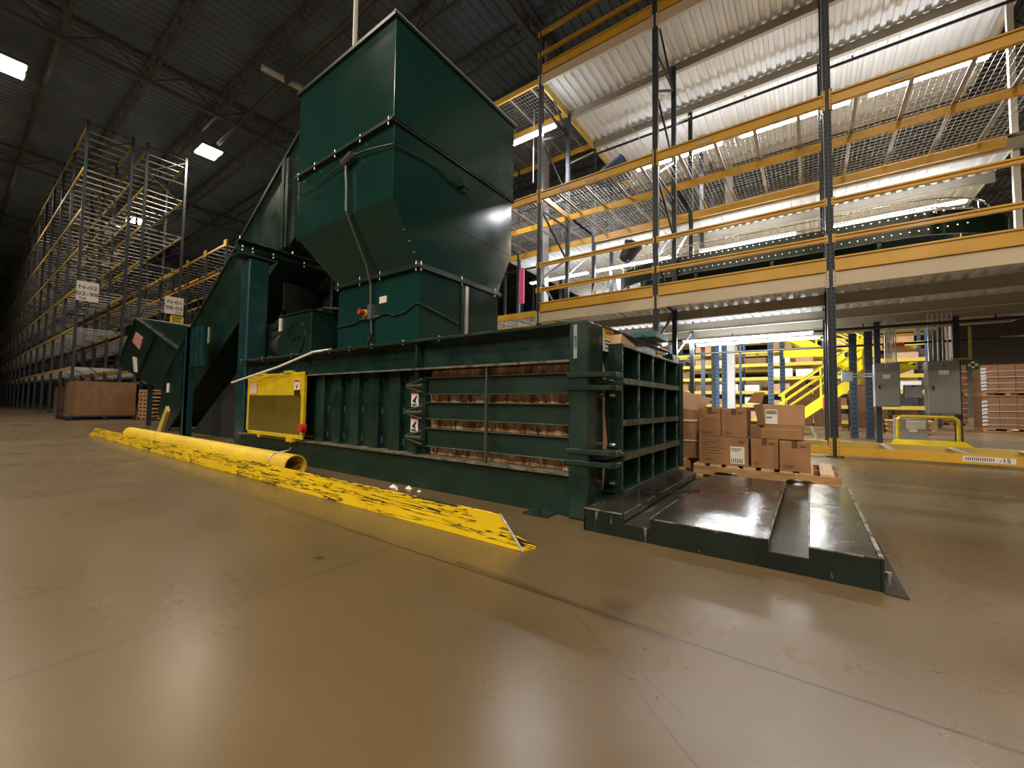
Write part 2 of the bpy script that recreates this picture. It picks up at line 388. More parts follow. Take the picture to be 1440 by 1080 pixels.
# ---------------------------------------------------------------- baler
Y0 = 2.66
B = empty('horizontal_baler', (-4.2, 3.8, 0), 'long dark green horizontal cardboard baler with barred side and grid door', 'baler')
MB().box(-6.915, -1.38, 2.64, 2.72, 0, .29).box(-6.915, -1.4, 4.62, 4.72, 0, .3).box(-6.91, -1.45, 2.75, 4.65, .08, .2).build('base_rail', BARGREEN, B, .004)
MB().box(-6.915, -1.38, 2.70, 2.76, 1.10, 1.38).box(-6.915, -1.38, 2.60, 2.76, 1.10, 1.118).box(-6.915, -1.38, 2.58, 2.78, 1.362, 1.385).box(-3.03, -3.01, 2.61, 2.72, 1.118, 1.362).box(-6.915, -1.4, 4.62, 4.72, 1.1, 1.38).build('top_beam', GREENW, B, .003)
MB().box(-6.9, -1.45, 2.76, 4.62, 1.33, 1.37).box(-7.45, -6.9, 2.97, 4.62, 1.33, 1.37).build('top_plate', DARKGREEN, B)
DUST = mat('dusty_flange_edge', (.13, .125, .09), .55, 0, .5, 9, 0, 1, 0, wear=(.03, .05, .035), wscale=16, wthr=.56)
MB().box(-6.915, -1.38, 2.598, 2.80, .292, .307).build('rail_flange', DUST, B)
MB().box(-6.915, -1.38, 2.597, 2.602, 1.100, 1.116).build('beam_flange_edge', DUST, B)
each('bolt_head', DARKGREEN, B, [((xx, 2.69, zz), (xx, 2.70, zz), .018) for xx, zz in [(-6.45, 1.18), (-6.18, 1.18), (-5.9, 1.18), (-5.6, 1.18), (-5.32, 1.18), (-5.1, 1.26), (-4.95, 1.20), (-4.75, 1.26), (-4.55, 1.20), (-4.25, 1.24), (-3.95, 1.2), (-3.8, 1.24), (-3.6, 1.24), (-3.45, 1.24)]], 10)
each('flange_bolt', BOLT, B, [((xx, 2.60, 1.35), (xx, 2.60, 1.40), .012) for xx in (-6.9, -6.2, -5.4, -4.9, -4.5, -4.1, -3.7, -3.2, -2.7)])
w = MB().box(-6.91, -3.05, 2.75, 2.80, .3, 1.11)
for a, b_ in ((-4.93, -4.74), (-4.55, -4.39), (-4.18, -4.04), (-3.85, -3.69), (-3.5, -3.34), (-3.2, -2.96)): w.box(a, b_, 2.69, 2.76, .305, 1.10)
w.build('ribbed_side_wall', GREENW, B, .004)
for a in (-4.74, -4.39, -4.04, -3.69, -3.34):
    for zz in (.36, .67, 1.0): MB().box(a-.004, a+.012, 2.744, 2.752, zz, zz+.07).build('stitch_weld', mat('weld_grey', (.10, .14, .12), .5, .3), B)
for z0, z1 in ((.87, 1.03), (.64, .80), (.385, .56)):
    m_ = MB().box(-2.92, -1.38, 2.69, 2.735, z0, z1).m(1).box(-2.92, -1.38, 2.66, 2.74, z0, z0+.008).box(-2.92, -1.38, 2.66, 2.74, z1-.008, z1)
    m_.build('side_bar', [BARGREEN, mat('bar_flange', (.055, .085, .06), .45, .2, .3, 6)], B, .002)
MB().box(-2.165, -2.150, 2.615, 2.64, .30, 1.10).build('vertical_strap', mat('strap_steel', (.08, .09, .07), .5, .4), B)
MB().box(-3.04, -3.0, 2.62, 2.76, 1.03, 1.10).box(-3.04, -3.0, 2.62, 2.76, .305, .385).build('end_bracket', GREENW, B)
for zc in (.95, .70, .465):
    for dz, r_ in ((.06, .008), (0, .015), (-.055, .008)):
        e = MB().cyl((-3.16, 2.63, zc+dz*.25), (-2.94, 2.62, zc+dz), r_, 8)
        e.cyl((-2.95, 2.62, zc+dz), (-2.925, 2.62, zc+dz), r_*1.5, 8)
        e.build('tension_rod', mat('rod_steel', (.09, .095, .085), .4, .5), B)
for zc in (.828, .585):
    d = MB().box(-3.145, -3.045, 2.675, 2.684, zc-.075, zc+.075).build('warning_decal', [WHITE], B); d['label'] = 'white hand-crush warning decal'
    p = MB().prism([(-3.125, zc-.02), (-3.07, zc+.03), (-3.062, zc+.022), (-3.085, zc-.02), (-3.065, zc-.035), (-3.10, zc-.035)], 'y', 2.670, 2.675).m(1).box(-3.143, -3.047, 2.670, 2.675, zc+.052, zc+.073).m(0).box(-3.13, -3.06, 2.670, 2.675, zc-.066, zc-.058).box(-3.13, -3.07, 2.67, 2.675, zc-.052, zc-.045)
    p.build('pictogram', [BLACK, REDP], d)
# corner posts and header
MB().box(-1.385, -1.30, 2.62, 2.70, 0, 1.38).box(-1.39, -1.235, 2.60, 2.635, 0, 1.385).box(-1.27, -1.235, 2.62, 2.86, 0, 1.385).build('front_post', GREENPOST if False else GREENW, B, .012)
MB().box(-1.30, -1.20, 4.62, 4.82, 0, 1.36).cyl((-1.13, 4.66, .15), (-1.13, 4.66, 1.25), .03, 12).build('hinge_post', GREENW, B, .006)
MB().box(-1.30, -1.245, 2.86, 4.62, 1.22, 1.385).box(-1.36, -1.22, 2.86, 4.62, 1.372, 1.387).build('header_beam', GREENW, B, .004)
MB().box(-1.30, -1.2, 2.7, 4.62, 0, .13).build('sill_beam', GREENW, B)
MB().box(-1.30, -1.08, 3.62, 4.02, 1.40, 1.45).box(-1.22, -1.16, 3.5, 4.12, 1.385, 1.41).build('latch_valve', mat('valve_teal', (.05, .14, .15), .35, .2), B)
for z0, z1 in ((.985, 1.02), (.895, .93), (.455, .49), (.375, .41)):
    MB().prism([(-1.40, 2.585), (-1.08, 2.585), (-1.045, 2.62), (-1.045, 2.74), (-1.40, 2.74)], 'z', z0, z1).build('latch_plate', GREENW, B, .004)
# door with its grid
D = MB().box(-1.30, -1.27, 2.97, 4.56, .16, 1.25).build('bale_door', GREEN, B, .003)
fins = MB()
for yy in (2.97, 3.345, 3.72, 4.09, 4.54):
    fins.m(0).box(-1.27, -1.145, yy, yy+.02, .16, 1.25).m(1).box(-1.145, -1.133, yy-.001, yy+.021, .16, 1.25)
fins.build('vertical_fin', [GREEN, EDGEW], D)
rails = MB()
for z0, z1, th in ((1.235, 1.255, 0), (.955, 1.0, 1), (.64, .685, 0), (.385, .44, 1), (.145, .165, 0)):
    rails.m(0).box(-1.27, -1.13, 2.97, 4.56, z0, z1).m(1).box(-1.13, -1.122 if not th else -1.115, 2.97, 4.56, z0, z1)
rails.build('horizontal_rail', [GREENW, EDGEW], D)
MB().box(-1.30, -1.13, 2.955, 2.97, .14, 1.26).build('door_side_plate', GREENW, D, .003)
for z0, z1 in ((.945, .972), (.42, .447)):
    MB().prism([(-1.30, 2.66), (-1.14, 2.64), (-1.115, 2.98), (-1.30, 2.98)], 'z', z0, z1).build('door_tongue', GREENW, D, .003)
each('door_bolt', BOLT, D, [((-1.21, 2.925, zz), (-1.17, 2.93, zz), .018) for zz in (.22, .87, .50)])
# caution decals
for y0, z0, s in ((2.865, 1.20, 1), (4.22, 1.22, .75)):
    d = MB().box(-1.243, -1.238, y0, y0+.19*s, z0, z0+.175*s).build('caution_decal', [WHITE], B); d['label'] = 'yellow and white caution decal'
    MB().box(-1.2379, -1.236, y0, y0+.19*s, z0+.105*s, z0+.175*s).build('yellow_band', CAUT, d)
    text('lettering', 'CAUTION', .036*s, (-1.2355, y0+.105*s, z0+.14*s), FX, BLACK, d)
    MB().box(-1.2375, -1.236, y0+.02*s, y0+.16*s, z0+.075*s, z0+.085*s).box(-1.2375, -1.236, y0+.03*s, y0+.16*s, z0+.05*s, z0+.06*s).box(-1.2375, -1.236, y0+.03*s, y0+.14*s, z0+.022*s, z0+.03*s).build('print_line', BLACK, d)
dd = MB().box(-1.345, -1.318, 2.592, 2.6, 1.12, 1.36).build('vertical_nameplate', mat('nameplate_grey', (.25, .28, .32), .5), B)
text('lettering', 'AUTO', .03, (-1.331, 2.590, 1.24), (90, 90, 0), BLACK, dd)
# foot bracket with bolt
MB().box(-1.70, -1.50, 2.50, 2.66, 0, .012).cyl((-1.6, 2.55, .01), (-1.6, 2.55, .05), .016, 10).cyl((-1.6, 2.55, .012), (-1.6, 2.55, .02), .03, 10).build('anchor_foot', DARKGREEN, B)
# yellow inspection door
A = MB().box(-6.58, -4.97, 2.575, 2.60, 1.105, 1.15).box(-6.58, -4.97, 2.575, 2.60, .32, .37).box(-6.58, -6.53, 2.575, 2.60, .32, 1.15).box(-5.03, -4.97, 2.56, 2.60, .32, 1.15).box(-6.55, -5.0, 2.58, 2.595, .86, 1.11).build('inspection_door', YELDOOR, B, .004)
A['label'] = 'yellow framed inspection door with tinted window'
MB().box(-6.54, -5.02, 2.582, 2.592, .36, .862).build('window_pane', TINT, A)
MB().box(-6.3, -6.1, 2.56, 2.62, 1.14, 1.175).box(-5.5, -5.3, 2.56, 2.62, 1.14, 1.175).build('hinge', YELDOOR, A, .004)
MB().box(-6.2, -6.14, 2.57, 2.6, .29, .33).box(-5.35, -5.2, 2.55, 2.6, .28, .34).build('clasp', YELDOOR, A)
MB().cyl((-4.92, 2.56, .47), (-4.92, 2.50, .47), .05, 16).box(-5.02, -4.93, 2.565, 2.59, .42, .52).build('red_knob', REDB, A)
d = MB().box(-6.50, -6.27, 2.568, 2.575, .885, 1.0).box(-6.48, -6.28, 2.568, 2.575, 1.0, 1.04).build('faded_decal', mat('faded_pink_label', (.62, .42, .33), .6), A)
d = MB().box(-5.22, -5.09, 2.568, 2.575, .93, 1.06).m(1).box(-5.22, -5.09, 2.568, 2.575, .865, .925).m(2).box(-5.21, -5.10, 2.564, 2.568, 1.03, 1.055).build('hand_warning_decal', [WHITE, BLACK, REDP], A)
MB().prism([(-5.19, 1.02), (-5.155, .96), (-5.12, 1.02), (-5.13, .98), (-5.15, .945), (-5.16, .945)], 'y', 2.562, 2.568).build('pictogram', REDP, d)

# ---------------------------------------------------------------- bale inside
bl = MB(); rr_ = random.Random(3)
def crumple(nx, nz, f):
    rows = []
    ph = [rr_.random()*6 for _ in range(8)]
    lay = [rr_.uniform(-1, 1) for _ in range(nx+1)]
    for i in range(nx+1):
        for k in range(nz+1):
            u, w = i/nx, k/nz
            d = .5*lay[(i+int(2*math.sin(w*9+ph[0]))) % (nx+1)]+.35*math.sin(u*70+w*8+ph[1])+.3*math.sin(u*31-w*14+ph[2])
            rows.append(f(u, w, d))
    return rows, [(i*(nz+1)+k, (i+1)*(nz+1)+k, (i+1)*(nz+1)+k+1, i*(nz+1)+k+1) for i in range(nx) for k in range(nz)]
v, f = crumple(150, 34, lambda u, w, d: (-3.0+1.66*u, 2.768+.030*d, .25+.86*w)); bl._add(v, f)
v, f = crumple(110, 34, lambda u, w, d: (-1.335+.02*d, 2.8+1.75*u, .2+.95*w)); bl._add(v, f)
bl.box(-3.0, -1.37, 2.80, 4.55, .21, 1.1)
bmat = bpy.data.materials.new('crumpled_cardboard'); bmat.use_nodes = True
n_ = bmat.node_tree.nodes; l_ = bmat.node_tree.links
tc = n_.new('ShaderNodeTexCoord'); mp = n_.new('ShaderNodeMapping'); mp.inputs['Scale'].default_value = (7, 7, 3.2); mp.inputs['Rotation'].default_value = (0, .35, 0)
vo = n_.new('ShaderNodeTexVoronoi'); vo.inputs['Scale'].default_value = 3.2; vo.inputs['Randomness'].default_value = 1
l_.new(tc.outputs['Object'], mp.inputs[0]); l_.new(mp.outputs[0], vo.inputs['Vector'])
cr = n_.new('ShaderNodeValToRGB'); cr.color_ramp.interpolation = 'CONSTANT'
e = cr.color_ramp.elements; e[0].color = (.62, .38, .20, 1); e[1].position = .30; e[1].color = (.78, .53, .31, 1)
for p_, c_ in ((.55, (.34, .17, .08)), (.72, (.66, .40, .22)), (.93, (.8, .7, .58))):
    q = cr.color_ramp.elements.new(p_); q.color = (*c_, 1)
sx = n_.new('ShaderNodeSeparateXYZ'); l_.new(vo.outputs['Color'], sx.inputs[0]); l_.new(sx.outputs[0], cr.inputs[0])
l_.new(cr.outputs[0], n_['Principled BSDF'].inputs['Base Color']); n_['Principled BSDF'].inputs['Roughness'].default_value = .8
o = bl.build('cardboard_bale', bmat); tag(o, 'bale of crushed brown cardboard seen between the green side bars of the baler', 'bale')
o = MB().prism([(-1.30, .17), (-1.27, .16), (-1.235, .5), (-1.26, .75), (-1.25, 1.02), (-1.29, 1.20), (-1.33, 1.19), (-1.285, .9), (-1.30, .6), (-1.27, .45)], 'y', 2.90, 2.94).build('cardboard_strip', CARDL)
tag(o, 'long torn cardboard strip hanging in the gap beside the grid door', 'cardboard strip')
o = MB().prism([(2.98, 1.26), (3.30, 1.26), (3.28, 1.29), (3.12, 1.315), (3.0, 1.335)], 'x', -1.235, -1.15).build('cardboard_flap', CARDP); tag(o, 'pale cardboard flap poking out above the grid door', 'cardboard flap')

# ---------------------------------------------------------------- feed hopper on the baler
H = empty('feed_hopper', (-4.2, 3.7, 1.37), 'tall dark green sheet metal hopper standing on top of the baler', 'hopper')
hx0, hx1, hy0, hy1 = -5.41, -3.44, 2.60, 4.72
bx0, by0, by1 = -5.01, 3.0, 4.40
MB().box(hx0, hx1, hy0, hy1, 3.74, 4.84).build('upper_box', GREENSHEET, H, .004)
MB().box(hx0-.03, hx1+.02, hy0-.03, hy1+.03, 4.83, 4.87).m(1).box(hx1+.018, hx1+.026, hy0-.03, hy1+.03, 4.86, 4.875).build('top_rim', [DARKGREEN, GALV], H)
MB().box(hx0+.02, hx1-.01, hy0+.02, hy1-.02, 2.91, 3.72).build('middle_box', GREENSHEET, H, .004)
MB().box(hx0-.02, hx1+.012, hy0-.03, hy1+.02, 3.70, 3.725).box(hx0-.02, hx1+.012, hy0-.02, hy1+.02, 3.735, 3.75).build('seam_flange', DARKGREEN, H, .003)
each('seam_bolt', BOLT, H, [((xx, 2.585, 3.67), (xx, 2.585, 3.76), .009) for xx in (-5.36, -4.95, -4.5, -4.0, -3.5)])
t_ = MB()
T = [(hx0+.02, hy0+.02), (hx1-.01, hy0+.02), (hx1-.01, hy1-.02), (hx0+.02, hy1-.02)]
Bq = [(bx0, by0), (hx1-.01, by0), (hx1-.01, by1), (bx0, by1)]
t_._add([(x, y, 2.91) for x, y in T]+[(x, y, 2.30) for x, y in Bq], [(i, (i+1) % 4, 4+(i+1) % 4, 4+i) for i in range(4)]+[(0, 1, 2, 3), (7, 6, 5, 4)])
t_.build('tapered_throat', GREENSHEET, H)
MB().box(bx0-.05, hx1+.03, by0-.05, by1+.05, 2.26, 2.30).box(bx0-.03, hx1+.012, by0-.03, by1+.03, 2.30, 2.33).build('throat_flange', DARKGREEN, H, .004)
each('flange_bolt', BOLT, H, [((xx, by0-.035, 2.23), (xx, by0-.035, 2.34), .009) for xx in (-4.98, -4.5, -4.1, -3.46)]+[((hx1+.02, yy, 2.23), (hx1+.02, yy, 2.34), .009) for yy in (3.0, 3.65, 4.3)]+[((hx1-.02, 2.78+.07*k, 2.62-.10*k), (hx1+.005, 2.78+.07*k, 2.62-.10*k), .009) for k in range(3)])
MB().box(bx0, hx1, by0, by1, 1.37, 2.26).build('lower_box', GREENSHEET, H, .004)
MB().box(hx1, hx1+.02, 3.66, 3.69, 1.42, 2.24).m(1).box(hx1, hx1+.018, 3.73, 3.78, 1.42, 2.24).m(0).box(hx1, hx1+.03, 3.6, 3.8, 1.44, 1.47).build('door_seam', [DARKGREEN, GALV], H)
cbl = mat('cable_dark', (.02, .025, .02), .4)
MB().tube([(-4.24, 2.57, 3.50), (-4.21, 2.57, 3.2), (-4.2, 2.57, 2.93), (-4.235, 2.87, 2.42), (-4.25, 2.95, 2.2), (-4.25, 2.96, 1.9)], .016, 10).cyl((-4.28, 2.56, 3.5), (-4.1, 2.56, 3.56), .04, 10).build('conduit', mat('conduit_grey', (.10, .11, .09), .35, .4), H)
MB().tube([(-5.3, 2.60, 3.46), (-4.9, 2.59, 3.46), (-4.5, 2.585, 3.52), (-4.28, 2.58, 3.54)], .008, 6).build('upper_cable', cbl, H)
MB().tube([(-4.1, 2.58, 3.56), (-3.8, 2.585, 3.52), (-3.5, 2.59, 3.46), (-3.43, 2.6, 3.45), (-3.43, 2.95, 3.49), (-3.43, 3.25, 3.50), (-3.425, 3.35, 3.44), (-3.425, 3.6, 3.44)], .009, 6).build('upper_cable', cbl, H)
MB().cyl((-3.44, 3.62, 3.46), (-3.36, 3.62, 3.46), .03, 10).box(-3.44, -3.38, 3.58, 3.7, 3.44, 3.48).box(-3.44, -3.38, 3.62, 3.66, 3.38, 3.54).build('photo_eye', mat('sensor_dark', (.03, .035, .03), .3), H)
MB().tube([(-5.01, 2.985, 1.76), (-4.8, 2.985, 1.76), (-4.6, 2.985, 1.77), (-4.4, 2.98, 1.83)], .009, 6).build('lower_cable', cbl, H)
MB().tube([(-4.2, 2.985, 1.82), (-3.95, 2.985, 1.82), (-3.85, 2.985, 1.78), (-3.65, 2.985, 1.80), (-3.5, 2.985, 1.87), (-3.42, 2.99, 1.87), (-3.42, 3.2, 1.83), (-3.42, 3.62, 1.74)], .009, 6).build('lower_cable', cbl, H)
MB().tube([(-4.25, 2.97, 1.78), (-4.22, 2.96, 1.6), (-4.28, 2.95, 1.48), (-4.42, 2.95, 1.40)], .018, 8).build('drop_hose', cbl, H)
es = MB().box(-4.29, -4.21, 2.94, 3.0, 1.78, 1.96).box(-4.45, -4.1, 2.97, 3.0, 1.80, 1.82).build('emergency_stop_box', mat('estop_box', (.12, .15, .15), .4, .3), H)
MB().cyl((-4.34, 2.93, 1.86), (-4.34, 2.86, 1.87), .035, 14).m(1).cyl((-4.34, 2.96, 1.86), (-4.34, 2.93, 1.86), .045, 14).build('stop_button', [REDB, CAUT], es)
MB().box(-4.13, -4.0, 2.99, 3.0, 1.96, 2.04).build('label_plate', WHITE, H)

# ---------------------------------------------------------------- hydraulic unit
U = empty('hydraulic_power_unit', (-6.2, 3.25, 1.37), 'green hydraulic oil tank with round hatch and motor on the baler top', 'hydraulic unit')
ux0, ux1, uy0, uy1 = -6.62, -5.72, 3.02, 3.46
MB().box(ux0, ux1, uy0, uy1, 1.37, 2.08).build('oil_tank', GREEN, U, .006)
MB().box(ux0-.03, ux1+.02, uy0-.02, uy1+.03, 2.08, 2.10).build('tank_lid', DARKGREEN, U)
MB().ring((-6.13, uy0-.02, 1.72), (-6.13, uy0, 1.72), .25, .22).cyl((-6.13, uy0-.012, 1.72), (-6.13, uy0, 1.72), .22, 24).box(-6.28, -6.12, uy0-.03, uy0-.01, 1.70, 1.725).box(-6.08, -5.97, uy0-.03, uy0-.01, 1.73, 1.755).build('round_hatch', GREEN, U)
MB().box(-7.35, -7.24, 2.98, 3.1, 1.37, 1.98).box(-7.35, -6.7, 3.0, 3.12, 1.92, 2.0).box(-7.05, -6.9, 3.0, 3.02, 1.40, 1.92).build('motor_frame', DARKGREEN, U)
MB().cyl((-6.98, 3.2, 1.66), (-6.64, 3.2, 1.66), .2, 20).cyl((-6.7, 3.2, 1.66), (-6.62, 3.2, 1.66), .23, 20).build('motor', mat('motor_grey', (.05, .055, .055), .4, .3), U)
MB().tube([(-6.25, 3.3, 2.1), (-6.25, 3.3, 2.16), (-5.9, 3.3, 2.18), (-5.6, 3.35, 2.15), (-5.35, 3.5, 2.05)], .025, 8).tube([(-6.0, 3.4, 2.1), (-5.9, 3.4, 2.2), (-5.5, 3.5, 2.15), (-5.2, 3.6, 1.9)], .022, 8).box(-6.0, -5.75, 3.2, 3.32, 2.1, 2.16).build('hydraulic_hose', cbl, U)
MB().box(-6.65, -6.58, 3.0, 3.02, 1.86, 2.06).build('level_gauge', WHITEP, U)

# ---------------------------------------------------------------- inclined feed conveyor
K = empty('inclined_conveyor', (-8.5, 3.7, 0), 'steep dark green conveyor trough climbing to the back of the hopper', 'conveyor')
side = [(-13.4, 0.0), (-12.93, .0), (-7.43, 3.19), (-6.9, 3.5), (-6.5, 3.5), (-6.35, 5.52), (-11.46, 2.50), (-13.3, 1.4), (-13.8, .5)]
CY0, CY1 = 3.3, 4.25
MB().prism(side, 'y', CY0, CY0+.04).build('side_panel', GREEN, K, .003)
MB().prism(side, 'y', CY1-.04, CY1).build('side_panel', GREEN, K)
MB()._add([(-12.9, CY0+.04, .08), (-12.9, CY1-.04, .08), (-6.9, CY0+.04, 3.56), (-6.9, CY1-.04, 3.56), (-6.9, CY0+.04, 3.62), (-6.9, CY1-.04, 3.62), (-12.9, CY0+.04, .14), (-12.9, CY1-.04, .14)], [(0, 1, 3, 2), (2, 3, 5, 4), (4, 5, 7, 6), (6, 7, 1, 0), (0, 2, 4, 6), (1, 3, 5, 7)]).build('belt_pan', DARKGREEN, K)
MB().bar((-13.3, CY0-.01, 1.4), (-6.4, CY0-.01, 5.50), .05, .06).build('edge_flange', DARKGREEN, K)
MB().box(-7.27, -7.18, CY0-.07, CY0+.02, 3.35, 4.95).box(-7.13, -7.04, CY0-.07, CY0+.02, 3.35, 4.9).box(-7.18, -7.13, CY0-.02, CY0, 3.35, 4.9).box(-6.78, -6.5, CY0-.03, CY0+.3, 3.4, 4.8).build('head_frame', GREEN, K, .003)
MB().box(-6.9, -5.43, CY0+.05, CY1-.05, 3.5, 4.82).build('discharge_head', DARKGREEN, K)
# support portal
MB().box(-7.22, -6.93, 2.66, 2.95, 0, 2.98).build('support_leg', GREENPOST, K, .02)
MB().box(-7.22, -6.93, 4.74, 5.0, 0, 2.98).build('support_leg', GREENPOST, K, .02)
MB().box(-7.10, -6.90, 2.5, 5.05, 3.09, 3.11).box(-7.10, -6.90, 2.5, 5.05, 3.20, 3.22).box(-7.02, -6.98, 2.5, 5.05, 3.1, 3.21).box(-7.24, -6.91, 2.5, 3.05, 3.0, 3.02).build('cross_beam', GREENW, K, .003)
each('beam_bolt', BOLT, K, [((-6.93, yy, 3.06), (-6.93, yy, 3.14), .014) for yy in (2.56, 2.7, 3.0, 3.5)]+[((-6.93, yy, 3.20), (-6.93, yy, 3.27), .014) for yy in (2.52, 3.3, 3.9)])
MB().prism([(-12.4, .02), (-7.3, .02), (-7.3, 3.22), (-12.5, .25)], 'y', 4.20, 4.24).build('shade_panel', DARKGREEN, K)  # added dark sheet filling the shaded open space under the conveyor
MB().prism([(-11.9, .0), (-7.6, .0), (-7.6, 2.4)], 'y', 3.5, 3.54).box(-7.64, -7.6, 3.5, 4.2, 0, 2.9).build('lower_shade_panel', mat('shade_black_green', (.004, .007, .006), .85), K)  # added near-black panels stand in for shade below the trough
MB().box(-10.42, -10.22, 2.86, 2.90, 0, 2.25).box(-10.42, -10.38, 2.86, 3.0, 0, 2.25).box(-10.26, -10.22, 2.86, 3.0, 0, 2.25).box(-10.22, -9.55, 2.93, 2.99, 1.45, 2.24).box(-10.1, -10.0, 2.91, 2.95, 1.45, 2.24).box(-9.85, -9.75, 2.91, 2.95, 1.45, 2.24).build('side_leg', GREENPOST, K)
MB().prism([(-12.75, .02), (-12.45, .02), (-12.05, .5), (-12.15, .62)], 'y', 3.05, 3.11).build('yellow_foot_guard', BEAMYL, K)
d = MB().box(-10.70, -10.45, 3.28, 3.298, 2.0, 2.35).build('small_decal', mat('pale_label', (.5, .5, .32), .6), K)
MB().box(-13.1, -12.95, 3.285, 3.298, .95, 1.18).build('small_decal', WHITE, K)
q_ = empty('loading_chute', (-14.9, 3.8, 0), 'tilted dark green loading chute box at the low end of the inclined conveyor', 'chute')
def ch(x, z): return (x*1.1, .8+(z-.8)*1.1)
MB().prism([ch(*p) for p in [(-15.0, 3.02), (-16.85, 1.75), (-12.44, .96), (-11.3, 1.80), (-10.41, 2.31)]], 'y', 3.36, 4.2).build('chute_box', DARKGREEN, q_, .01)
def chb(a, b, w): (x0, z0), (x1, z1) = ch(*a), ch(*b); MB().bar((x0, 3.33, z0), (x1, 3.33, z1), .06, w).build('stiffener', GREEN, q_)
chb((-14.95, 2.97), (-11.32, 1.85), .05); chb((-13.05, 2.42), (-14.6, 1.36), .07); chb((-15.0, 3.0), (-16.85, 1.75), .05)
MB().prism([ch(*p) for p in [(-15.05, 2.62), (-14.35, 2.40), (-14.6, 2.1), (-15.35, 2.38)]], 'y', 3.34, 3.36).build('red_decal', mat('faded_red_label', (.5, .25, .2), .6), q_)
MB().prism([ch(*p) for p in [(-15.25, 1.95), (-14.9, 1.9), (-14.75, 1.5), (-15.0, 1.52)]], 'y', 3.34, 3.36).build('pale_decal', mat('pale_label2', (.6, .6, .5), .6), q_)
for yy in (3.5, 4.0): MB().box(-15.7, -15.6, yy, yy+.1, 0, 1.42).build('chute_leg', DARKGREEN, q_)

# ---------------------------------------------------------------- white wand, guard, pipe, platform
o = MB().tube([(-6.85, 2.47, 1.045), (-5.5, 2.49, 1.22), (-4.75, 2.55, 1.375), (-4.5, 2.62, 1.395)], .014, 8).build('white_strap', WHITEP); tag(o, 'thin white plastic tube lying across the post and baler top edge', 'tube')
G = empty('floor_guard_rail', (-5, 1.95, 0), 'scuffed yellow steel angle bolted to the floor in front of the baler', 'guard rail')
def gseg(x0, x1, cut=0):
    m_ = MB().prism([(x0, 0), (x1, 0), (x1-cut, .175), (x0, .175)], 'y', 1.865, 1.877)
    return m_
gseg(-4.55, -1.27, .16).build('upright_flange', YEL, G, .002)
gseg(-6.9, -4.56).build('upright_flange', YEL, G, .002)
m_ = gseg(-11.9, -6.91); m_.prism([(-12.5, 0), (-11.9, 0), (-11.9, .175)], 'y', 1.865, 1.877); m_.build('upright_flange', YEL, G, .002)
MB().prism([(-12.4, 1.87), (-1.27, 1.87), (-1.24, 1.96), (-1.42, 2.04), (-12.4, 2.04)], 'z', 0, .012).build('floor_flange', YEL, G)
MB().bar((-1.266, 1.87, 0), (-1.426, 1.87, .176), .014, .006).build('worn_cut_edge', mat('bare_edge', (.55, .5, .35), .4, .5), G)
Pp = empty('yellow_pipe', (-7, 2.14, 0), 'round yellow steel pipe lying on the floor behind the yellow guard rail', 'pipe')
MB().ring((-10.6, 2.15, .125), (-6.8, 2.15, .125), .115, .105, 32).build('pipe_length', YELP, Pp)
MB().ring((-6.79, 2.15, .125), (-4.28, 2.15, .125), .115, .103, 32).build('pipe_length', YELP, Pp)
MB().tube([(-4.62, 2.03, .16), (-4.62, 2.08, .235), (-4.6, 2.15, .245), (-4.57, 2.22, .26), (-4.5, 2.2, .29)], .005, 6).ring((-4.64, 2.15, .125), (-4.62, 2.15, .125), .119, .115, 32).build('wire_tie', GALV, Pp)

F = empty('steel_platform', (-.47, 3.4, 0), 'low worn black steel platform with two channels in front of the grid door', 'platform')
py0, py1 = 2.43, 4.40
MB().box(-1.18, .24, py0, py0+.012, 0, .085).box(-1.18, -.92, py0-.001, py0+.012, .08, .14).box(-.76, -.18, py0-.001, py0+.012, .08, .14).box(-.015, .24, py0-.001, py0+.012, .08, .14).box(-1.18, -1.168, py0, py1, 0, .14).box(-1.18, .24, py1-.012, py1, 0, .085).build('side_skirt', PLATESIDE, F, .003)
for a, b2 in ((-1.18, -.92), (-.76, -.18), (-.015, .24)):
    MB().box(a, b2, py0+.002, py1, .09, .142).build('tread_plate', PLATE, F, .006)
for a, b2 in ((-.92, -.76), (-.18, -.015)):
    MB().box(a, b2, py0+.005, py1, .06, .085).build('channel', CHAN, F)
MB().box(.24, .252, py0, py1, 0, .14).build('end_skirt', PLATESIDE, F)
MB().prism([(.25, py0-.02), (.325, py0-.03), (.30, py1), (.25, py1)], 'z', 0, .008).m(1).cyl((.285, 2.62, .008), (.285, 2.62, .035), .014, 10).cyl((.29, 3.4, .008), (.29, 3.4, .035), .014, 10).build('anchor_strip', [PLATE, BOLT], F)
rs = random.Random(5)
for i, (x, y) in enumerate([(-3.16, 2.50), (-3.0, 2.55), (-2.84, 2.53), (-3.06, 2.46)]):
    m_ = MB(); s = .035 if i < 2 else .018
    pts = [(x+s*rs.uniform(.6, 1.2)*math.cos(t)*1.3, y+s*rs.uniform(.6, 1.2)*math.sin(t)) for t in [k*math.pi/3.5 for k in range(7)]]
    m_._add([(a, b, 0.001) for a, b in pts]+[(x, y, s*.9)], [(k, (k+1) % 7, 7) for k in range(7)])
    o = m_.build('paper_scrap', WHITE); tag(o, 'small scrap of white paper on the floor between guard rail and baler', 'paper scrap', 'white paper scraps on the floor')
o = MB().tube([(-1.0, 3.02, .16), (-.82, 3.2, .15), (-.7, 3.45, .15)], .004, 6).build('bale_wire', BRACE); tag(o, 'thin dark wire lying on the platform beside the grid door', 'wire')

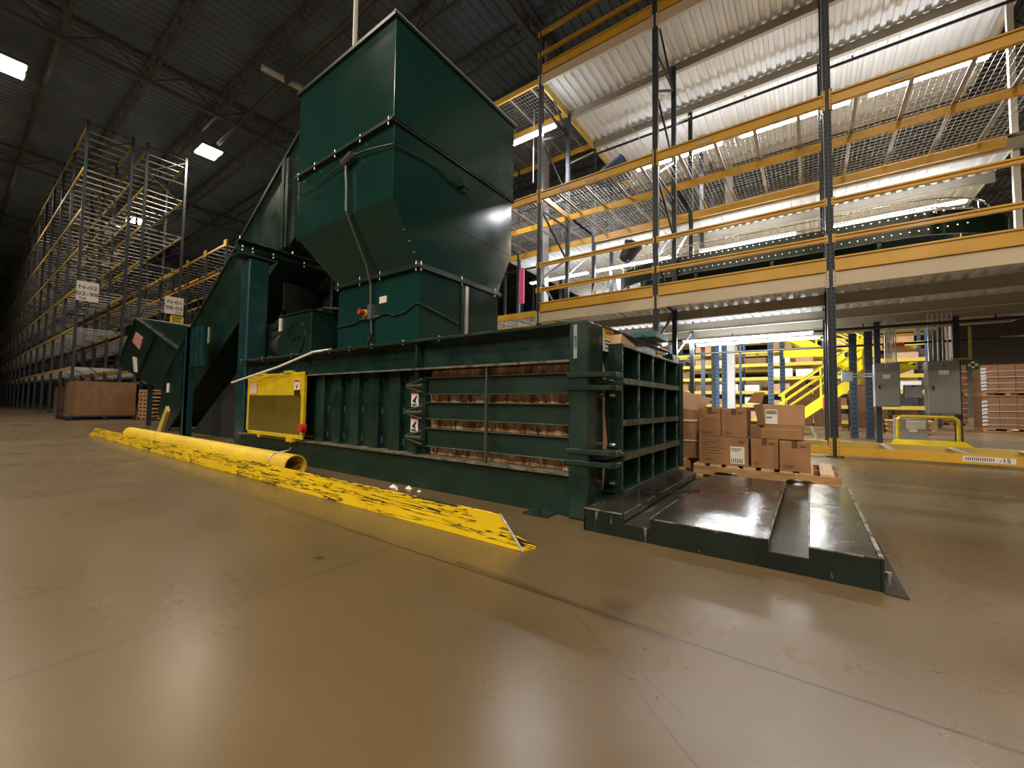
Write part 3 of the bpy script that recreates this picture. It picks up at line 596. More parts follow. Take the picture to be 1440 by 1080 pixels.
e_ = MB()
for a, b2 in ((-1.18, -.92), (-.76, -.18), (-.015, .24)):
    e_.box(a, b2, py0-.002, py0+.005, .137, .1435)
for a in (-.92, -.76, -.18, -.015): e_.box(a-.003, a+.003, py0, py1, .137, .1435)
e_.box(.237, .2535, py0, py1, .137, .1435)
e_.build('worn_edge', mat('bare_worn_edge', (.30, .28, .21), .4, .5, .4, 12, 0, 1, 0, wear=(.04, .05, .04), wscale=10, wthr=.52), F)
# ---------------------------------------------------------------- pallet and cartons
def pallet(x0, x1, y0, y1, z, label, name='wooden_pallet', g=None, m1=WOOD, m2=WOODP, along='y'):
    t = empty(name, ((x0+x1)/2, (y0+y1)/2, z), label, 'pallet', g)
    s = MB()
    for yy in (y0, (y0+y1)/2-.02, y1-.04):
        pts = [(x0, .02), (x0+.18, .02), (x0+.25, .06), (x0+.42, .06), (x0+.48, .02), (x1-.48, .02), (x1-.42, .06), (x1-.25, .06), (x1-.18, .02), (x1, .02), (x1, .115), (x0, .115)]
        s.prism([(a, b+z) for a, b in pts], 'y', yy, yy+.04)
    s.build('stringer', m1, t)
    d = MB(); n = 8; w = (x1-x0)/(n*1.0)
    for i in range(n): d.box(x0+i*w, x0+i*w+w*.68, y0, y1, z+.115, z+.135)
    for i in (0, 3.5, n-1): d.box(x0+i*w, x0+i*w+w*.6, y0, y1, z, z+.02)
    d.build('deck_board', m2, t)
    return t
pallet(-1.10, .24, 5.12, 6.15, 0, 'wooden pallet on the floor under the group of brown cartons')
pallet(-2.3, -1.22, 5.5, 6.6, 0, 'pale wooden pallet partly hidden behind the grid door')
def carton(x0, x1, y0, y1, z0, z1, label, m=CARD, tape=True, prints=True, lab=None, group='brown cartons on the pallet', seed=0, cat='box', name='cardboard_box'):
    o = MB().box(x0, x1, y0, y1, z0, z1).build(name, m, bevel=.004); tag(o, label, cat, group)
    r_ = random.Random(seed)
    if tape:
        cx = (x0+x1)/2
        MB().box(cx-.025, cx+.025, y0-.0015, y0, z1-.07, z1).box(cx-.025, cx+.025, y0-.001, y1, z1, z1+.001).build('tape', TAPE, o)
    if prints:
        p = MB()
        for k in range(3): p.box(x0+.03, x0+.03+r_.uniform(.02, .12), y0-.0015, y0, z0+.03+.014*k, z0+.035+.014*k)
        cx = x1-.06; p.prism([(cx-.035, z1-.035), (cx, z1-.045), (cx+.035, z1-.03), (cx+.01, z1-.06), (cx-.02, z1-.065)], 'y', y0-.0015, y0)
        p.build('print', TAPE, o)
    if lab:
        a, b2, c, d2 = lab
        l = MB().box(a, b2, y0-.003, y0-.001, c, d2).build('shipping_label', WHITE, o)
        p = MB(); w = (b2-a)/14
        for k in range(6): p.box(a+w*(1+2*k), a+w*(1.8+2*k), y0-.0045, y0-.003, c+.01, c+(d2-c)*.3)
        p.box(a+w, b2-w*3, y0-.0045, y0-.003, d2-.03, d2-.022).box(a+w, b2-w*5, y0-.0045, y0-.003, d2-.05, d2-.044)
        p.build('barcode', BLACK, l)
    return o
y = 5.2
o = carton(-1.055, -.555, y, y+.45, .136, .45, 'wide brown carton with white label, bottom left of the pallet', lab=(-.73, -.59, .16, .35), seed=1, tape=False)
p = MB()
for k, wd in enumerate((.10, .16, .07, .24, .2, .22, .08)): p.box(-1.03, -1.03+wd, y-.0015, y, .41-.03*k, .415-.03*k)
p.build('printed_text', TAPE, o)
carton(-1.055, -.825, y, y+.4, .452, .775, 'leftmost upper brown carton on the pallet stack', seed=2)
carton(-.818, -.565, y, y+.4, .452, .772, 'upper brown carton second from the left on the pallet', seed=3)
carton(-.53, -.275, y, y+.4, .136, .452, 'bottom middle brown carton under the flat box', seed=4)
carton(-.265, .0, y-.05, y+.36, .136, .445, 'bottom right brown carton at the pallet end', seed=5)
o = carton(-.50, -.06, y+.02, y+.45, .454, .60, 'flat brown carton with a white strip, middle of the stack', tape=False, prints=False, m=CARD)
MB().box(-.44, -.09, y+.018, y+.02, .555, .562).build('print_strip', CARDP, o)
MB().box(-.53, -.44, y+.0, y+.03, .46, .59).build('box_end_flap', CARDD, o)
o = MB().box(-.47, -.045, y+.02, y+.45, .601, .82).build('open_cardboard_box', CARDL, bevel=.004); tag(o, 'open brown carton with raised flaps and barcode label on top of the stack', 'box', 'brown cartons on the pallet')
MB().prism([(-.50, .82), (-.45, .60), (-.40, .60), (-.42, .83)], 'y', y-.02, y+.01).build('side_flap', CARDD, o)
MB().prism([(-.57, .84), (-.43, .83), (-.40, .96), (-.50, .955)], 'y', y+.1, y+.12).build('raised_flap', CARD, o)
l = MB().box(-.39, -.28, y+.016, y+.02, .615, .77).build('shipping_label', WHITE, o)
p = MB()
for k in range(8): p.box(-.38+.012*k, -.373+.012*k, y+.013, y+.016, .72, .76)
p.box(-.38, -.33, y+.013, y+.016, .68, .69).build('barcode', BLACK, l)
o = MB().prism([(-2.2, .14), (-1.16, .14), (-1.12, .74), (-2.2, .82)], 'y', 5.6, 6.5).m(1).prism([(-2.2, .82), (-1.12, .74), (-.98, .89), (-1.55, 1.05), (-2.2, 1.1)], 'y', 5.65, 5.68).build('large_cardboard_box', [CARD, CARDP]); tag(o, 'large pale cardboard box with folded lid behind the grid door', 'box')
MB().box(-1.5, -1.15, 5.585, 5.6, .60, .62).box(-1.5, -1.15, 5.585, 5.6, .35, .365).build('white_strap_band', WHITE, o)
o = MB().tube([(.0, 4.9, .02), (.05, 4.95, .05), (.22, 4.95, .03)], .02, 6).box(.0, .22, 4.85, 5.0, 0.001, .03).build('plastic_sheet', mat('plastic_film', (.6, .6, .6), .3)); tag(o, 'crumpled clear plastic film on the floor at the pallet corner', 'plastic film')

# ---------------------------------------------------------------- mezzanine
YM = 8.6
MX = [-11.16, -8.29, -5.42, -2.55, .32, 3.19]
Z1, Z2, Z3 = 2.81, 5.9, 8.9
Mz = empty('rack_supported_mezzanine', (-1, 11, 0), 'three-level mezzanine on slate blue posts with amber beams and guard rails', 'mezzanine')
slots = MB()
def post_mb(x, y, h, w=.105, d=.09):
    m_ = MB().box(x-w/2, x+w/2, y-d/2, y+d/2, 0, h).m(1)
    z = .12
    while z < min(h, 9.5):
        for s in (-1, 1): m_.box(x+s*.026-.007, x+s*.026+.007, y-d/2-.0015, y-d/2, z, z+.028)
        z += .075
    m_.m(2).box(x-w/2-.008, x-w/2+.004, y-d/2, y+d/2, 0, h)
    m_.m(0).box(x-.12, x+.12, y-.12, y+.1, 0, .012)
    return m_
LIGHTEDGE = mat('upright_side_steel', (.16, .17, .19), .35, .4)
pm = post_mb(-5.42, YM, 10.4).build('front_post', [UPR, HOLE, LIGHTEDGE], Mz)
for x in MX[1:]:
    if x != -5.42: copyp(pm, 'front_post', Mz, (x+5.42, 0, 0))
copyp(pm, 'front_post', Mz, (-5.74, 0, 0))
rp = MB().box(-5.47, -5.37, 10.0, 10.09, 0, 9.0).build('rear_post', UPR, Mz)
for x in MX:
    for yy in (10.05, 11.78, 13.2, 14.8):
        if (x, yy) == (-5.42, 10.05) or x > 3: continue
        if yy > 12 and x > -1: continue
        copyp(rp, 'rear_post', Mz, (x+5.42, yy-10.05, 0))
br = MB()
zz = .3; k = 0
while zz < 8.6:
    a, b2 = (YM+.04, 10.0) if k % 2 == 0 else (10.0, YM+.04)
    br.bar((-5.42, a, zz), (-5.42, b2, zz+.9), .035, .05); zz += .9; k += 1
    if k % 3 == 0: br.bar((-5.42, YM, zz), (-5.42, 10.0, zz), .035, .05)
brace = br.build('frame_brace', BRACE, Mz)
for x in (MX[1], MX[0], MX[3], MX[4]): copyp(brace, 'frame_brace', Mz, (x+5.42, 0, 0))
br = MB().bar((-5.42, 10.1, 7.6), (-5.42, 11.75, 8.8), .03, .04).bar((-5.42, 10.1, 2.0), (-5.42, 11.75, 2.75), .03, .04).bar((-5.42, 10.1, 4.4), (-5.42, 11.75, 5.6), .03, .04)
b0 = br.build('spreader_brace', GALV, Mz)
for x in (MX[3], MX[4]): copyp(b0, 'spreader_brace', Mz, (x+5.42, 0, 0))
def beams_x(name, m, x0, x1, yy0, yy1, z0, z1, lip=False):
    """one beam per bay"""
    out = []
    bays = [(a, b) for a, b in zip(MX, MX[1:]) if a >= x0-.01 and b <= x1+.01]
    for a, b in bays:
        q = MB().box(a+.055, b-.055, yy0, yy1, z0, z1)
        if lip: q.box(a+.055, b-.055, yy0-.025, yy0, z1-.03, z1).box(a+.055, b-.055, yy0-.025, yy0, z0, z0+.03)
        out.append(q.build(name, m, Mz, .003))
    return out
def conn(m, y, z0, z1, xs):
    for x in xs:
        for s in (-1, 1):
            q = MB().box(x+s*.045-(.018 if s > 0 else .03), x+s*.045+(.03 if s > 0 else .018), y-.062, y+.0, z0, z1).m(1)
            z = z0+.02
            while z < z1-.03: q.box(x+s*.055-.005, x+s*.055+.005, y-.0635, y-.062, z, z+.02); z += .06
            q.build('beam_connector', [m, HOLE], Mz)
vis = MX[2:]
for zl in (Z1, Z3):
    beams_x('deck_channel', BEIGE, -5.42, 3.2, YM-.05, YM+.02, zl, zl+.235)
    beams_x('toe_beam', BEAMY, -5.42, 3.2, YM-.06, YM-.02, zl+.24, zl+.48, True)
    conn(BEIGE, YM, zl-.02, zl+.26, vis)
for a, zs in ((0, (3.61, 4.24)), (1, (9.70, 10.25))):
    for zr in zs:
        for q in beams_x('guard_rail', BEAMY, -5.42, 3.2, YM-.05, YM-.01, zr-.045, zr+.045, True): pass
        conn(BEAMY, YM, zr-.07, zr+.07, vis)
# level 2 shelf beams and wire decks, left bays at both levels
for q in beams_x('shelf_beam', BEAMY, -11.2, 3.2, YM-.06, YM-.01, 5.9, 6.10, True): pass
conn(BEAMY, YM, 5.82, 6.18, vis)
beams_x('shelf_beam', BEAMY, -11.2, 3.2, 9.98, 10.03, 5.9, 6.06)
beams_x('shelf_beam', BEAMY, -11.2, 3.2, 11.70, 11.75, 5.86, 6.04)
for zz in (2.95, 8.95):
    beams_x('shelf_beam', BEAMY, -11.2, -5.4, YM-.06, YM-.01, zz, zz+.15)
    beams_x('shelf_beam', BEAMY, -11.2, -5.4, 9.98, 10.03, zz, zz+.15)
    beams_x('shelf_beam', BEAMY, -11.2, -5.4, 11.70, 11.75, zz, zz+.15)
def wire_deck(x0, x1, y0, y1, z):
    q = MB(); x = x0
    while x < x1: q.box(x-.0028, x+.0028, y0, y1, z-.003, z+.003); x += .085
    yy = y0
    while yy < y1: q.box(x0, x1, yy-.0028, yy+.0028, z+.003, z+.008); yy += .125
    q.m(1)
    for k in range(4): xx = x0+(x1-x0)*(k+.5)/4; q.box(xx-.03, xx+.03, y0, y1, z-.03, z-.004)
    return q
for a, b in zip(MX, MX[1:]):
    for (yy0, yy1) in ((8.6, 10.0), (10.06, 11.7)):
        wire_deck(a+.06, b-.06, yy0, yy1, 6.08).build('wire_deck', [WIRE, mat('deck_support', (.30, .27, .24), .45, .4)], Mz)
        if b < -5.3:
            wire_deck(a+.06, b-.06, yy0, yy1, 3.12).build('wire_deck', [WIRE, mat('deck_support', (1, 1, 1))], Mz)
            wire_deck(a+.06, b-.06, yy0, yy1, 9.12).build('wire_deck', [WIRE, mat('deck_support', (1, 1, 1))], Mz)
MB().box(-5.42, -5.36, 8.65, 10.0, 5.95, 6.08).build('end_beam', BEAMY, Mz)
for zl in (Z1, Z3): MB().box(-5.45, -5.40, 8.6, 14.9, zl, zl+.2).build('deck_end_channel', BEAMYL, Mz)
# corrugated decks
for zl, y1_, nm in ((Z1+.2, 14.2, 'deck_panel'), (Z3+.2, 15.2, 'deck_panel')):
    xe_ = 3.75 if zl < 4 else 3.4
    q = corr(MB(), -5.42, xe_, 8.62, y1_, zl, .2, .05)
    o = q.build(nm, DECKM, Mz)
    MB().box(-5.42, xe_, 8.62, y1_, zl+.052, zl+.08).build('deck_board', mat('plywood', (.35, .25, .15), .7), Mz)
q = corr(MB(), -9, 3.4, 11.85, 19, Z2+.15, .2, .05); q.build('deck_panel', DECKM, Mz)
MB().box(-9, 3.4, 11.85, 19, Z2+.203, Z2+.23).build('deck_board', mat('plywood', (.35, .25, .15), .7), Mz)
for zl, ys in ((Z1, (10.1, 11.75, 13.0, 14.15)), (Z3, (10.1, 11.75, 13.4, 15.1)), (Z2-.05, (11.9, 13.4, 15.2, 17))):
    for yy in ys:
        xe_ = 3.75 if zl < 4 else 3.4; MB().box(-5.42, xe_, yy-.03, yy+.03, zl, zl+.2).box(-5.42, xe_, yy-.05, yy+.05, zl-.008, zl).build('deck_joist', BEIGED, Mz)
for zl in (Z1, Z3): MB().box(3.72 if zl < 4 else 3.36, 3.78 if zl < 4 else 3.42, 8.6, 14.2, zl, zl+.22).build('deck_end_channel', BEIGED, Mz)
MB().box(3.27, 3.36, 11.94, 12.04, 3.09, 8.9).build('white_post', WHITEP, Mz)
# bottom level beams
beams_x('floor_beam', BEAMY, -5.42, 3.2, YM-.06, YM-.01, .03, .165)
beams_x('floor_beam', BEAMYL, -5.42, 3.2, 9.98, 10.03, .03, .165)
conn(BEAMY, YM, .01, .30, vis)
for i, xx in enumerate((1.05, 1.9, 2.7, -.5, -1.6)):
    MB().box(xx-.03, xx+.03, YM, 10.0, .135, .155).build('shelf_support', GALV, Mz)
MB().bar((.1, 8.85, .25), (.02, 8.9, .47), .06, .02).build('loose_bracket', WHITEP, Mz)
d = MB().box(1.75, 2.25, YM-.0635, YM-.0605, .06, .14).build('location_label', WHITE, Mz)
p = MB()
for k in range(14): p.box(1.78+.02*k, 1.788+.02*k, YM-.0655, YM-.0635, .08, .125)
p.build('barcode', BLACK, d)
text('lettering', '-15', .08, (2.15, YM-.0665, .10), FY, BLACK, d)
for xx, zz in ((-4.0, 5.97), (-1.6, 5.97), (1.25, 5.97), (-4.7, 5.97)):
    MB().box(xx-.13, xx+.13, YM-.090, YM-.0855, zz-.035, zz+.035).build('beam_label', mat('faded_label', (.55, .45, .3), .6), Mz)

# strip lights below decks
def strip(x0, x1, y, z, label, e=30, m=EM_TUBE, n=2, w=.09):
    t = empty('strip_light', ((x0+x1)/2, y, z), label, 'strip light', 'tube strip lights under the decks')
    MB().box(x0, x1, y-w, y+w, z+.05, z+.09).build('reflector', WHITEP, t)
    for s in ((-1, 1) if n == 2 else (0,)):
        MB().cyl((x0+.03, y+s*w*.5, z+.025), (x1-.03, y+s*w*.5, z+.025), .02, 8).build('tube', m, t)
    area('lamp', ((x0+x1)/2, y, z-.01), x1-x0, .15, e, (.97, .98, 1.0), t, spread=180)
    area('uplamp', ((x0+x1)/2, y, z+.1), x1-x0, .15, e*.13, (.95, .98, 1.0), t, rot=(180, 0, 0), spread=180)
for i, (a, b) in enumerate(((-6.9, -5.2), (-4.2, -1.8), (-1.4, .9), (1.2, 3.1))):
    strip(a, b, 12.15 if i else 8.95, 7.95, 'strip light under the top deck, number %s from the hopper' % ('one', 'two', 'three', 'four')[i] if False else ['bright tube light beside the hopper at upper level', 'tube light under the top deck above the blue bin', 'tube light seen through the wire shelf left of the tallest column', 'tube light seen through the wire shelf right of the tallest column'][i], 150)
for i, (a, b) in enumerate(((-8.6, -6.2), (-5.9, -3.4), (-2.6, -.2), (.4, 2.9))):
    strip(a, b, 13.0, 5.35, ['tube light behind the lower part of the hopper', 'brightest tube light above the first deck near the hopper', 'tube light above the roller conveyor middle', 'tube light above the curved conveyor end at right'][i], 150)
for i, (a, b, yy) in enumerate(((-2.75, .1, 12.35), (-2.6, .25, 13.2), (-5.2, -3.2, 12.5))):
    strip(a, b, yy-.7, 2.48, ['long tube light under the first deck above the cartons', 'rear tube light under the first deck above the cartons', 'tube light under the first deck behind the baler'][i], 130)

for i, (a, b, yy, zz, lab) in enumerate(((-8.9, -6.6, 18.5, 5.35, 'tube light added to brighten the left of the far yellow-beam rack'), (-6.2, -4, 18.5, 5.35, 'second tube light added to brighten the far yellow-beam rack'), (-3.2, -1, 18.5, 5.35, 'tube light added to brighten the far rack behind the white column'), (1.0, 3.2, 18.5, 5.35, 'tube light added to brighten the rack behind the electrical cabinets'))):
    strip(a, b, yy, zz, lab, 170)  # these tubes are added fill for the far racks
# sprinkler pipes
def pipe(pts, r, label, m=PIPEB, name='sprinkler_pipe'):
    q = MB().tube(pts, r, 10); t = q.build(name, m); tag(t, label, 'pipe'); return t
def heads(pts, parent):
    q = MB()
    for p in pts: q.cyl(p, (p[0], p[1], p[2]+.09), .014, 8)
    q.build('sprinkler_head', PIPEB, parent)
t = pipe([(-12, 11.6, 8.6), (3.35, 11.6, 8.6)], .033, 'black sprinkler pipe under the top deck'); heads([(x, 11.6, 8.6) for x in (-7, -4.9, -3.2, -1.2, .9, 3.2)], t)
t = pipe([(-12, 11.9, 5.55), (3.35, 11.9, 5.55)], .033, 'black sprinkler pipe above the roller conveyor'); heads([(x, 11.9, 5.55) for x in (-4.6, -3.4, -1.3, 1.6, 3.3)], t)
t = pipe([(-6, 11.85, 2.6), (3.7, 12.1, 2.58)], .033, 'black sprinkler pipe under the first deck'); heads([(x, 11.85+(x+6)*.026, 2.6) for x in (-3.8, -1.6, 1.0, 3.0)], t)
t = pipe([(-3.6, 12.9, 2.32), (3.7, 13.0, 2.30)], .028, 'lower black pipe hanging beneath the deck lights', name='support_pipe')
t = pipe([(3.62, 12.4, 2.32), (3.62, 12.4, 2.6), (3.62, 8.8, 2.62)], .035, 'dark pipe turning towards the viewer at the deck end')

# roller conveyor on first deck
RC = empty('roller_conveyor', (0, 10.6, 3.1), 'dark green roller conveyor with curved ends on the first deck', 'conveyor')
def ypath(n=40):
    pts = []
    for i in range(13):   # left curve
        t = math.pi/2*i/12; pts.append((-2.9-1.35*math.sin(math.pi/2-t), 11.75-1.35*math.cos(math.pi/2-t)+0, 0))
    pts.append((1.0, 10.4, 0))
    for i in range(1, 13):
        t = math.pi/2*i/12; pts.append((1.3+1.5*math.sin(t), 11.9-1.5*math.cos(t), 0))
    return pts
cp = ypath()
for off, nm in ((-.30, 'side_rail'), (.30, 'side_rail')):
    q = MB()
    P2 = []
    for i, (x, yv, _) in enumerate(cp):
        a = cp[max(0, i-1)]; b = cp[min(len(cp)-1, i+1)]; d = Vector((b[0]-a[0], b[1]-a[1], 0)).normalized(); n = Vector((-d.y, d.x, 0))
        P2.append(Vector((x, yv, 0))+n*off)
    for a, b in zip(P2, P2[1:]): q.bar((a.x, a.y, 4.10), (b.x, b.y, 4.10), .03, .42)
    q.build(nm, ROLLER, RC)
q = MB(); x = -2.9
while x < 1.3: q.cyl((x, 10.12, 4.24), (x, 10.68, 4.24), .028, 8); x += .085
q.build('roller', mat('roller_steel', (.25, .25, .25), .3, .6), RC)['kind'] = 'stuff'
q = MB(); x = -2.85
while x < 2.2:
    q.cyl((x, 10.075, 4.26), (x, 10.085, 4.26), .015, 6); q.cyl((x+.04, 10.075, 3.97), (x+.04, 10.085, 3.97), .013, 6); x += .12
q.build('axle_end', BOLT, RC)['kind'] = 'stuff'
q = MB(); P3 = [Vector((x, yv-.0, 0)) for x, yv, _ in cp]
for zz in (4.36, 4.52):
    for a, b in zip(P3, P3[1:]): q.cyl((a.x, a.y-.36, zz), (b.x, b.y-.36, zz), .014, 8)
for i in range(0, len(cp), 4): q.cyl((cp[i][0], cp[i][1]-.36, 4.25), (cp[i][0], cp[i][1]-.36, 4.52), .01, 6)
q.build('guide_rail', CHROME, RC)
for x, yv in ((-4.2, 11.4), (-3.4, 10.5), (-2.1, 10.4), (-.6, 10.4), (1.1, 10.4), (2.5, 11.0)):
    MB().box(x-.03, x+.03, yv-.28, yv-.22, 3.09, 3.92).box(x-.03, x+.03, yv+.22, yv+.28, 3.09, 3.92).box(x-.02, x+.02, yv-.25, yv+.25, 3.4, 3.46).build('support_leg', ROLLER, RC)
R2 = empty('upper_roller_conveyor', (0, 10.6, 9.2), 'dark green roller conveyor on the top deck behind the amber rails', 'conveyor')
MB().box(-4.0, 3.2, 10.1, 10.14, 9.95, 10.25).box(-4.0, 3.2, 10.66, 10.7, 9.95, 10.25).build('side_rail', ROLLER, R2)
q = MB(); x = -3.9
while x < 3.1: q.cyl((x, 10.14, 10.15), (x, 10.66, 10.15), .028, 8); x += .12
q.build('roller', GALV, R2)['kind'] = 'stuff'
for x in (-3.9, -2.4, -.9, .6, 2.1): MB().box(x-.03, x+.03, 10.1, 10.14, 9.19, 9.95).box(x-.03, x+.03, 10.66, 10.7, 9.19, 9.95).build('support_leg', GALV, R2)

# blue bins
def bin_(x, y, z, s, m, label, tilt):
    q = MB(); n = 20; ri = [(0, .13), (.05, .15), (.36, .2), (.38, .215), (.38, .195), (.06, .135)]
    v = []; 
    for (zz, r_) in ri:
        for i in range(n): t = 2*math.pi*i/n; v.append((r_*math.cos(t)*s, r_*math.sin(t)*s, zz*s))
    fs = [(k*n+i, k*n+(i+1) % n, (k+1)*n+(i+1) % n, (k+1)*n+i) for k in range(len(ri)-1) for i in range(n)]
    q._add(v, fs, True); q._add(v, [tuple(range(n)), tuple(range(5*n+n-1, 5*n-1, -1))])
    o = q.build('plastic_bin', m, origin=(0, 0, 0)); o.location = (x, y, z); o.rotation_euler = tilt
    return tag(o, label, 'bin')
bin_(-3.95, 9.1, 6.25, 1.45, BUCKET, 'dark blue round bin tipped over on the upper wire shelf', (R(-25), R(60), 0))
bin_(-3.9, 10.4, 4.62, 1.2, mat('dark_bin_plastic', (.02, .025, .05), .4), 'dark bin above the curved end of the roller conveyor', (R(-15), R(25), 0))
o = MB().box(-6.6, -6.45, 9.4, 9.45, 3.6, 4.6).build('pink_flag', PINK); o['label'] = 'pink plastic strip hanging on the rack right of the hopper'; o['category'] = 'strip'
o = MB().bar((-4.6, 9.6, 3.12), (-4.45, 9.9, 4.1), .04).bar((-4.3, 9.6, 3.12), (-4.15, 9.9, 4.1), .04)
for k in range(4): o.bar((-4.57+.035*k, 9.66+.07*k, 3.32+.22*k), (-4.27+.035*k, 9.66+.07*k, 3.32+.22*k), .03)
o = o.build('step_ladder', WHITEP); tag(o, 'small pale ladder leaning at the left curve of the roller conveyor', 'ladder')
# hanging chain
o = MB().tube([(-6.1, 9.3, 9.0), (-6.1, 9.3, 6.9)], .012, 6).build('hanging_chain', GALV); tag(o, 'thin pale chain hanging left of the mezzanine corner post', 'chain')
o = MB().tube([(-3.9, 10.6, 8.9), (-3.9, 10.6, 8.5), (-3.4, 10.7, 7.6)], .01, 6).build('hanging_cable', WHITEP); tag(o, 'thin white cable hanging under the top deck near the blue bin', 'cable')
# ---------------------------------------------------------------- storage racks
def rack(xe, nb, bay, y0, y1, top, levels, label, group, near=7, dirx=-1, bm=BEAMYL, um=UPR, bars=4, beamh=.12, cap_up=99, diag=True):
    t = empty('pallet_rack', (xe, (y0+y1)/2, 0), label, 'rack', group)
    q = MB()
    for yy in (y0, y1): q.box(xe-.05, xe+.05, yy-.045, yy+.045, 0, top)
    z = .2; k = 0
    q.m(1)
    while z < top-.9:
        a, b = (y0, y1) if k % 2 == 0 else (y1, y0)
        if diag: q.bar((xe, a, z), (xe, b, z+1.1), .03)
        if k % 2 == 0: q.bar((xe, y0, z), (xe, y1, z), .03)
        z += 1.1; k += 1
    q.bar((xe, y0, top-.15), (xe, y1, top-.15), .03)
    u = q.build('upright_frame', [um, BRACE], t)
    for i in range(1, min(nb+1, cap_up)): copyp(u, 'upright_frame', t, (dirx*bay*i, 0, 0))
    q = MB()
    xa, xb = (xe+.05, xe+bay-.05) if dirx > 0 else (xe-bay+.05, xe-.05)
    bmf = MB().box(xa, xb, y0-.05, y0-.005, 0, beamh).build('load_beam', bm, t)
    bmf.location.z = levels[0]; WORLD[bmf.name] = WORLD[bmf.name]
    first = True
    bs_ = MB()
    for k in range(bars):
        xx = xa+(xb-xa)*(k+.5)/bars; bs_.box(xx-.045, xx+.045, y0, y1, beamh-.03, beamh)
    sb = bs_.build('shelf_bar', GALV, t); sb.location.z = levels[0]
    def cp_(src, i, yy, z):
        c = src.copy(); COL.objects.link(c); c.parent = t; c.location = (dirx*bay*i, yy, z)
    for i in range(min(near, nb)):
        for z in levels:
            if not (i == 0 and z == levels[0]): cp_(bmf, i, 0, z); cp_(sb, i, 0, z)
            cp_(bmf, i, y1-y0+.05, z)
    if nb > near:
        r1 = MB(); r2 = MB()
        for i in range(near, nb):
            a = xa+dirx*bay*i; b = xb+dirx*bay*i
            for z in levels:
                r1.box(a, b, y0-.05, y0-.005, z, z+beamh); r1.box(a, b, y1, y1+.045, z, z+beamh)
                for k in range(bars):
                    xx = a+(b-a)*(k+.5)/bars; r2.box(xx-.045, xx+.045, y0, y1, z+beamh-.03, z+beamh)
        r1.build('load_beams', bm, t)['kind'] = 'stuff'; r2.build('shelf_bars', GALV, t)['kind'] = 'stuff'
    return t
LV = [1.95, 3.6, 5.25, 6.95, 8.6, 10.4, 12.1]
rack(-24.5, 28, 2.9, 3.07, 4.5, 12.55, LV, 'tall empty pallet rack row nearest the aisle, carrying the sign N-02', 'empty pallet racks at left', near=7)
rack(-24.5, 28, 2.9, 5.0, 6.45, 12.55, LV, 'tall empty pallet rack row behind, carrying the sign N-01', 'empty pallet racks at left', near=7)
rack(-25.2, 20, 2.9, 8.55, 10.0, 9.4, [1.95, 3.6, 5.2, 7.6, 9.05], 'pallet rack row far behind the conveyor, with bright yellow top beam', 'empty pallet racks at left', near=6, bm=BEAMY)
rack(-25.2, 12, 2.9, 10.5, 12.0, 9.2, [1.95, 3.6, 5.2, 7.3], 'rearmost empty pallet rack row in the left aisle', 'empty pallet racks at left', near=4)
cn = [o for o in bpy.data.objects if o.type == 'EMPTY' and str(o.get('label', '')).startswith('pallet rack row far')][0]
for k in range(4): MB().box(-25.32-2.9*k, -25.08-2.9*k, 8.44, 8.5, 8.95, 9.32).build('beam_connector', YELDOOR, cn)
def sign(x, y0, y1, z0, z1, a, b, c, label):
    t = MB().box(x-.03, x+.02, y0, y1, z0, z1).build('aisle_sign', mat('sign_white', (.72, .66, .66), .6)); tag(t, label, 'sign')
    t2 = t; WORLD[t.name] = Vector(t.location)
    yc = (y0+y1)/2; h = z1-z0
    text('lettering', a, h*.27, (x+.024, yc, z0+h*.70), FX, BLACK, t, sx=1.25); text('lettering', b, h*.27, (x+.024, yc, z0+h*.36), FX, BLACK, t, sx=1.3)
    text('lettering', c, h*.16, (x+.024, yc-.14 if a == 'N-02' else yc+.16, z0+h*.12), FX, BLACK, t, sx=1.1)
sign(-24.42, 3.02, 3.68, 4.82, 5.63, 'N-02', '02-98', '028', 'white aisle sign N-02 on the end post of the near rack row')
sign(-24.42, 5.9, 6.6, 4.80, 5.62, 'N-01', '98-02', '028', 'white aisle sign N-01 on the end post of the second rack row')
o = MB().box(-24.45, -24.38, 6.12, 6.62, 4.36, 4.72).m(1).box(-24.38, -24.375, 6.18, 6.56, 4.62, 4.67).box(-24.38, -24.375, 6.18, 6.56, 4.45, 4.48).box(-24.38, -24.375, 6.18, 6.5, 4.53, 4.56).build('yellow_notice', [CAUT, BLACK]); tag(o, 'small yellow notice under the aisle sign N-01', 'sign')
# brown gaylord, pallet stack
o = MB().box(-22.9, -21.0, 2.75, 4.35, 0.15, 1.38).m(1).box(-21.0, -20.995, 3.35, 3.36, .2, 1.35).build('gaylord_box', [CARDD, TAPE], bevel=.01); tag(o, 'large plain brown bulk box on a black pallet at the rack end', 'bulk box')
t = empty('black_pallet', (-21.8, 3.4, 0), 'black plastic pallet under the large brown bulk box', 'pallet')
MB().box(-22.9, -20.6, 2.5, 4.3, .1, .15).build('pallet_deck', BLACK, t)
MB().box(-20.75, -20.6, 2.5, 4.3, 0, .03).box(-22.9, -22.75, 2.5, 4.3, 0, .03).box(-22.9, -20.6, 2.5, 2.65, 0, .1).box(-22.9, -20.6, 3.4, 3.5, 0, .1).box(-22.9, -20.6, 4.2, 4.3, 0, .1).build('pallet_runner', BLACK, t)
o = MB().box(-27.2, -24.9, 3.2, 4.3, .0, 1.45).build('brown_crate', CARDD); tag(o, 'brown bulk box standing inside the first rack bay', 'bulk box')
o = MB().box(-30.1, -27.6, 3.2, 4.3, .0, 1.3).build('brown_crate', CARDD); tag(o, 'brown bulk box deeper inside the near rack row', 'bulk box')
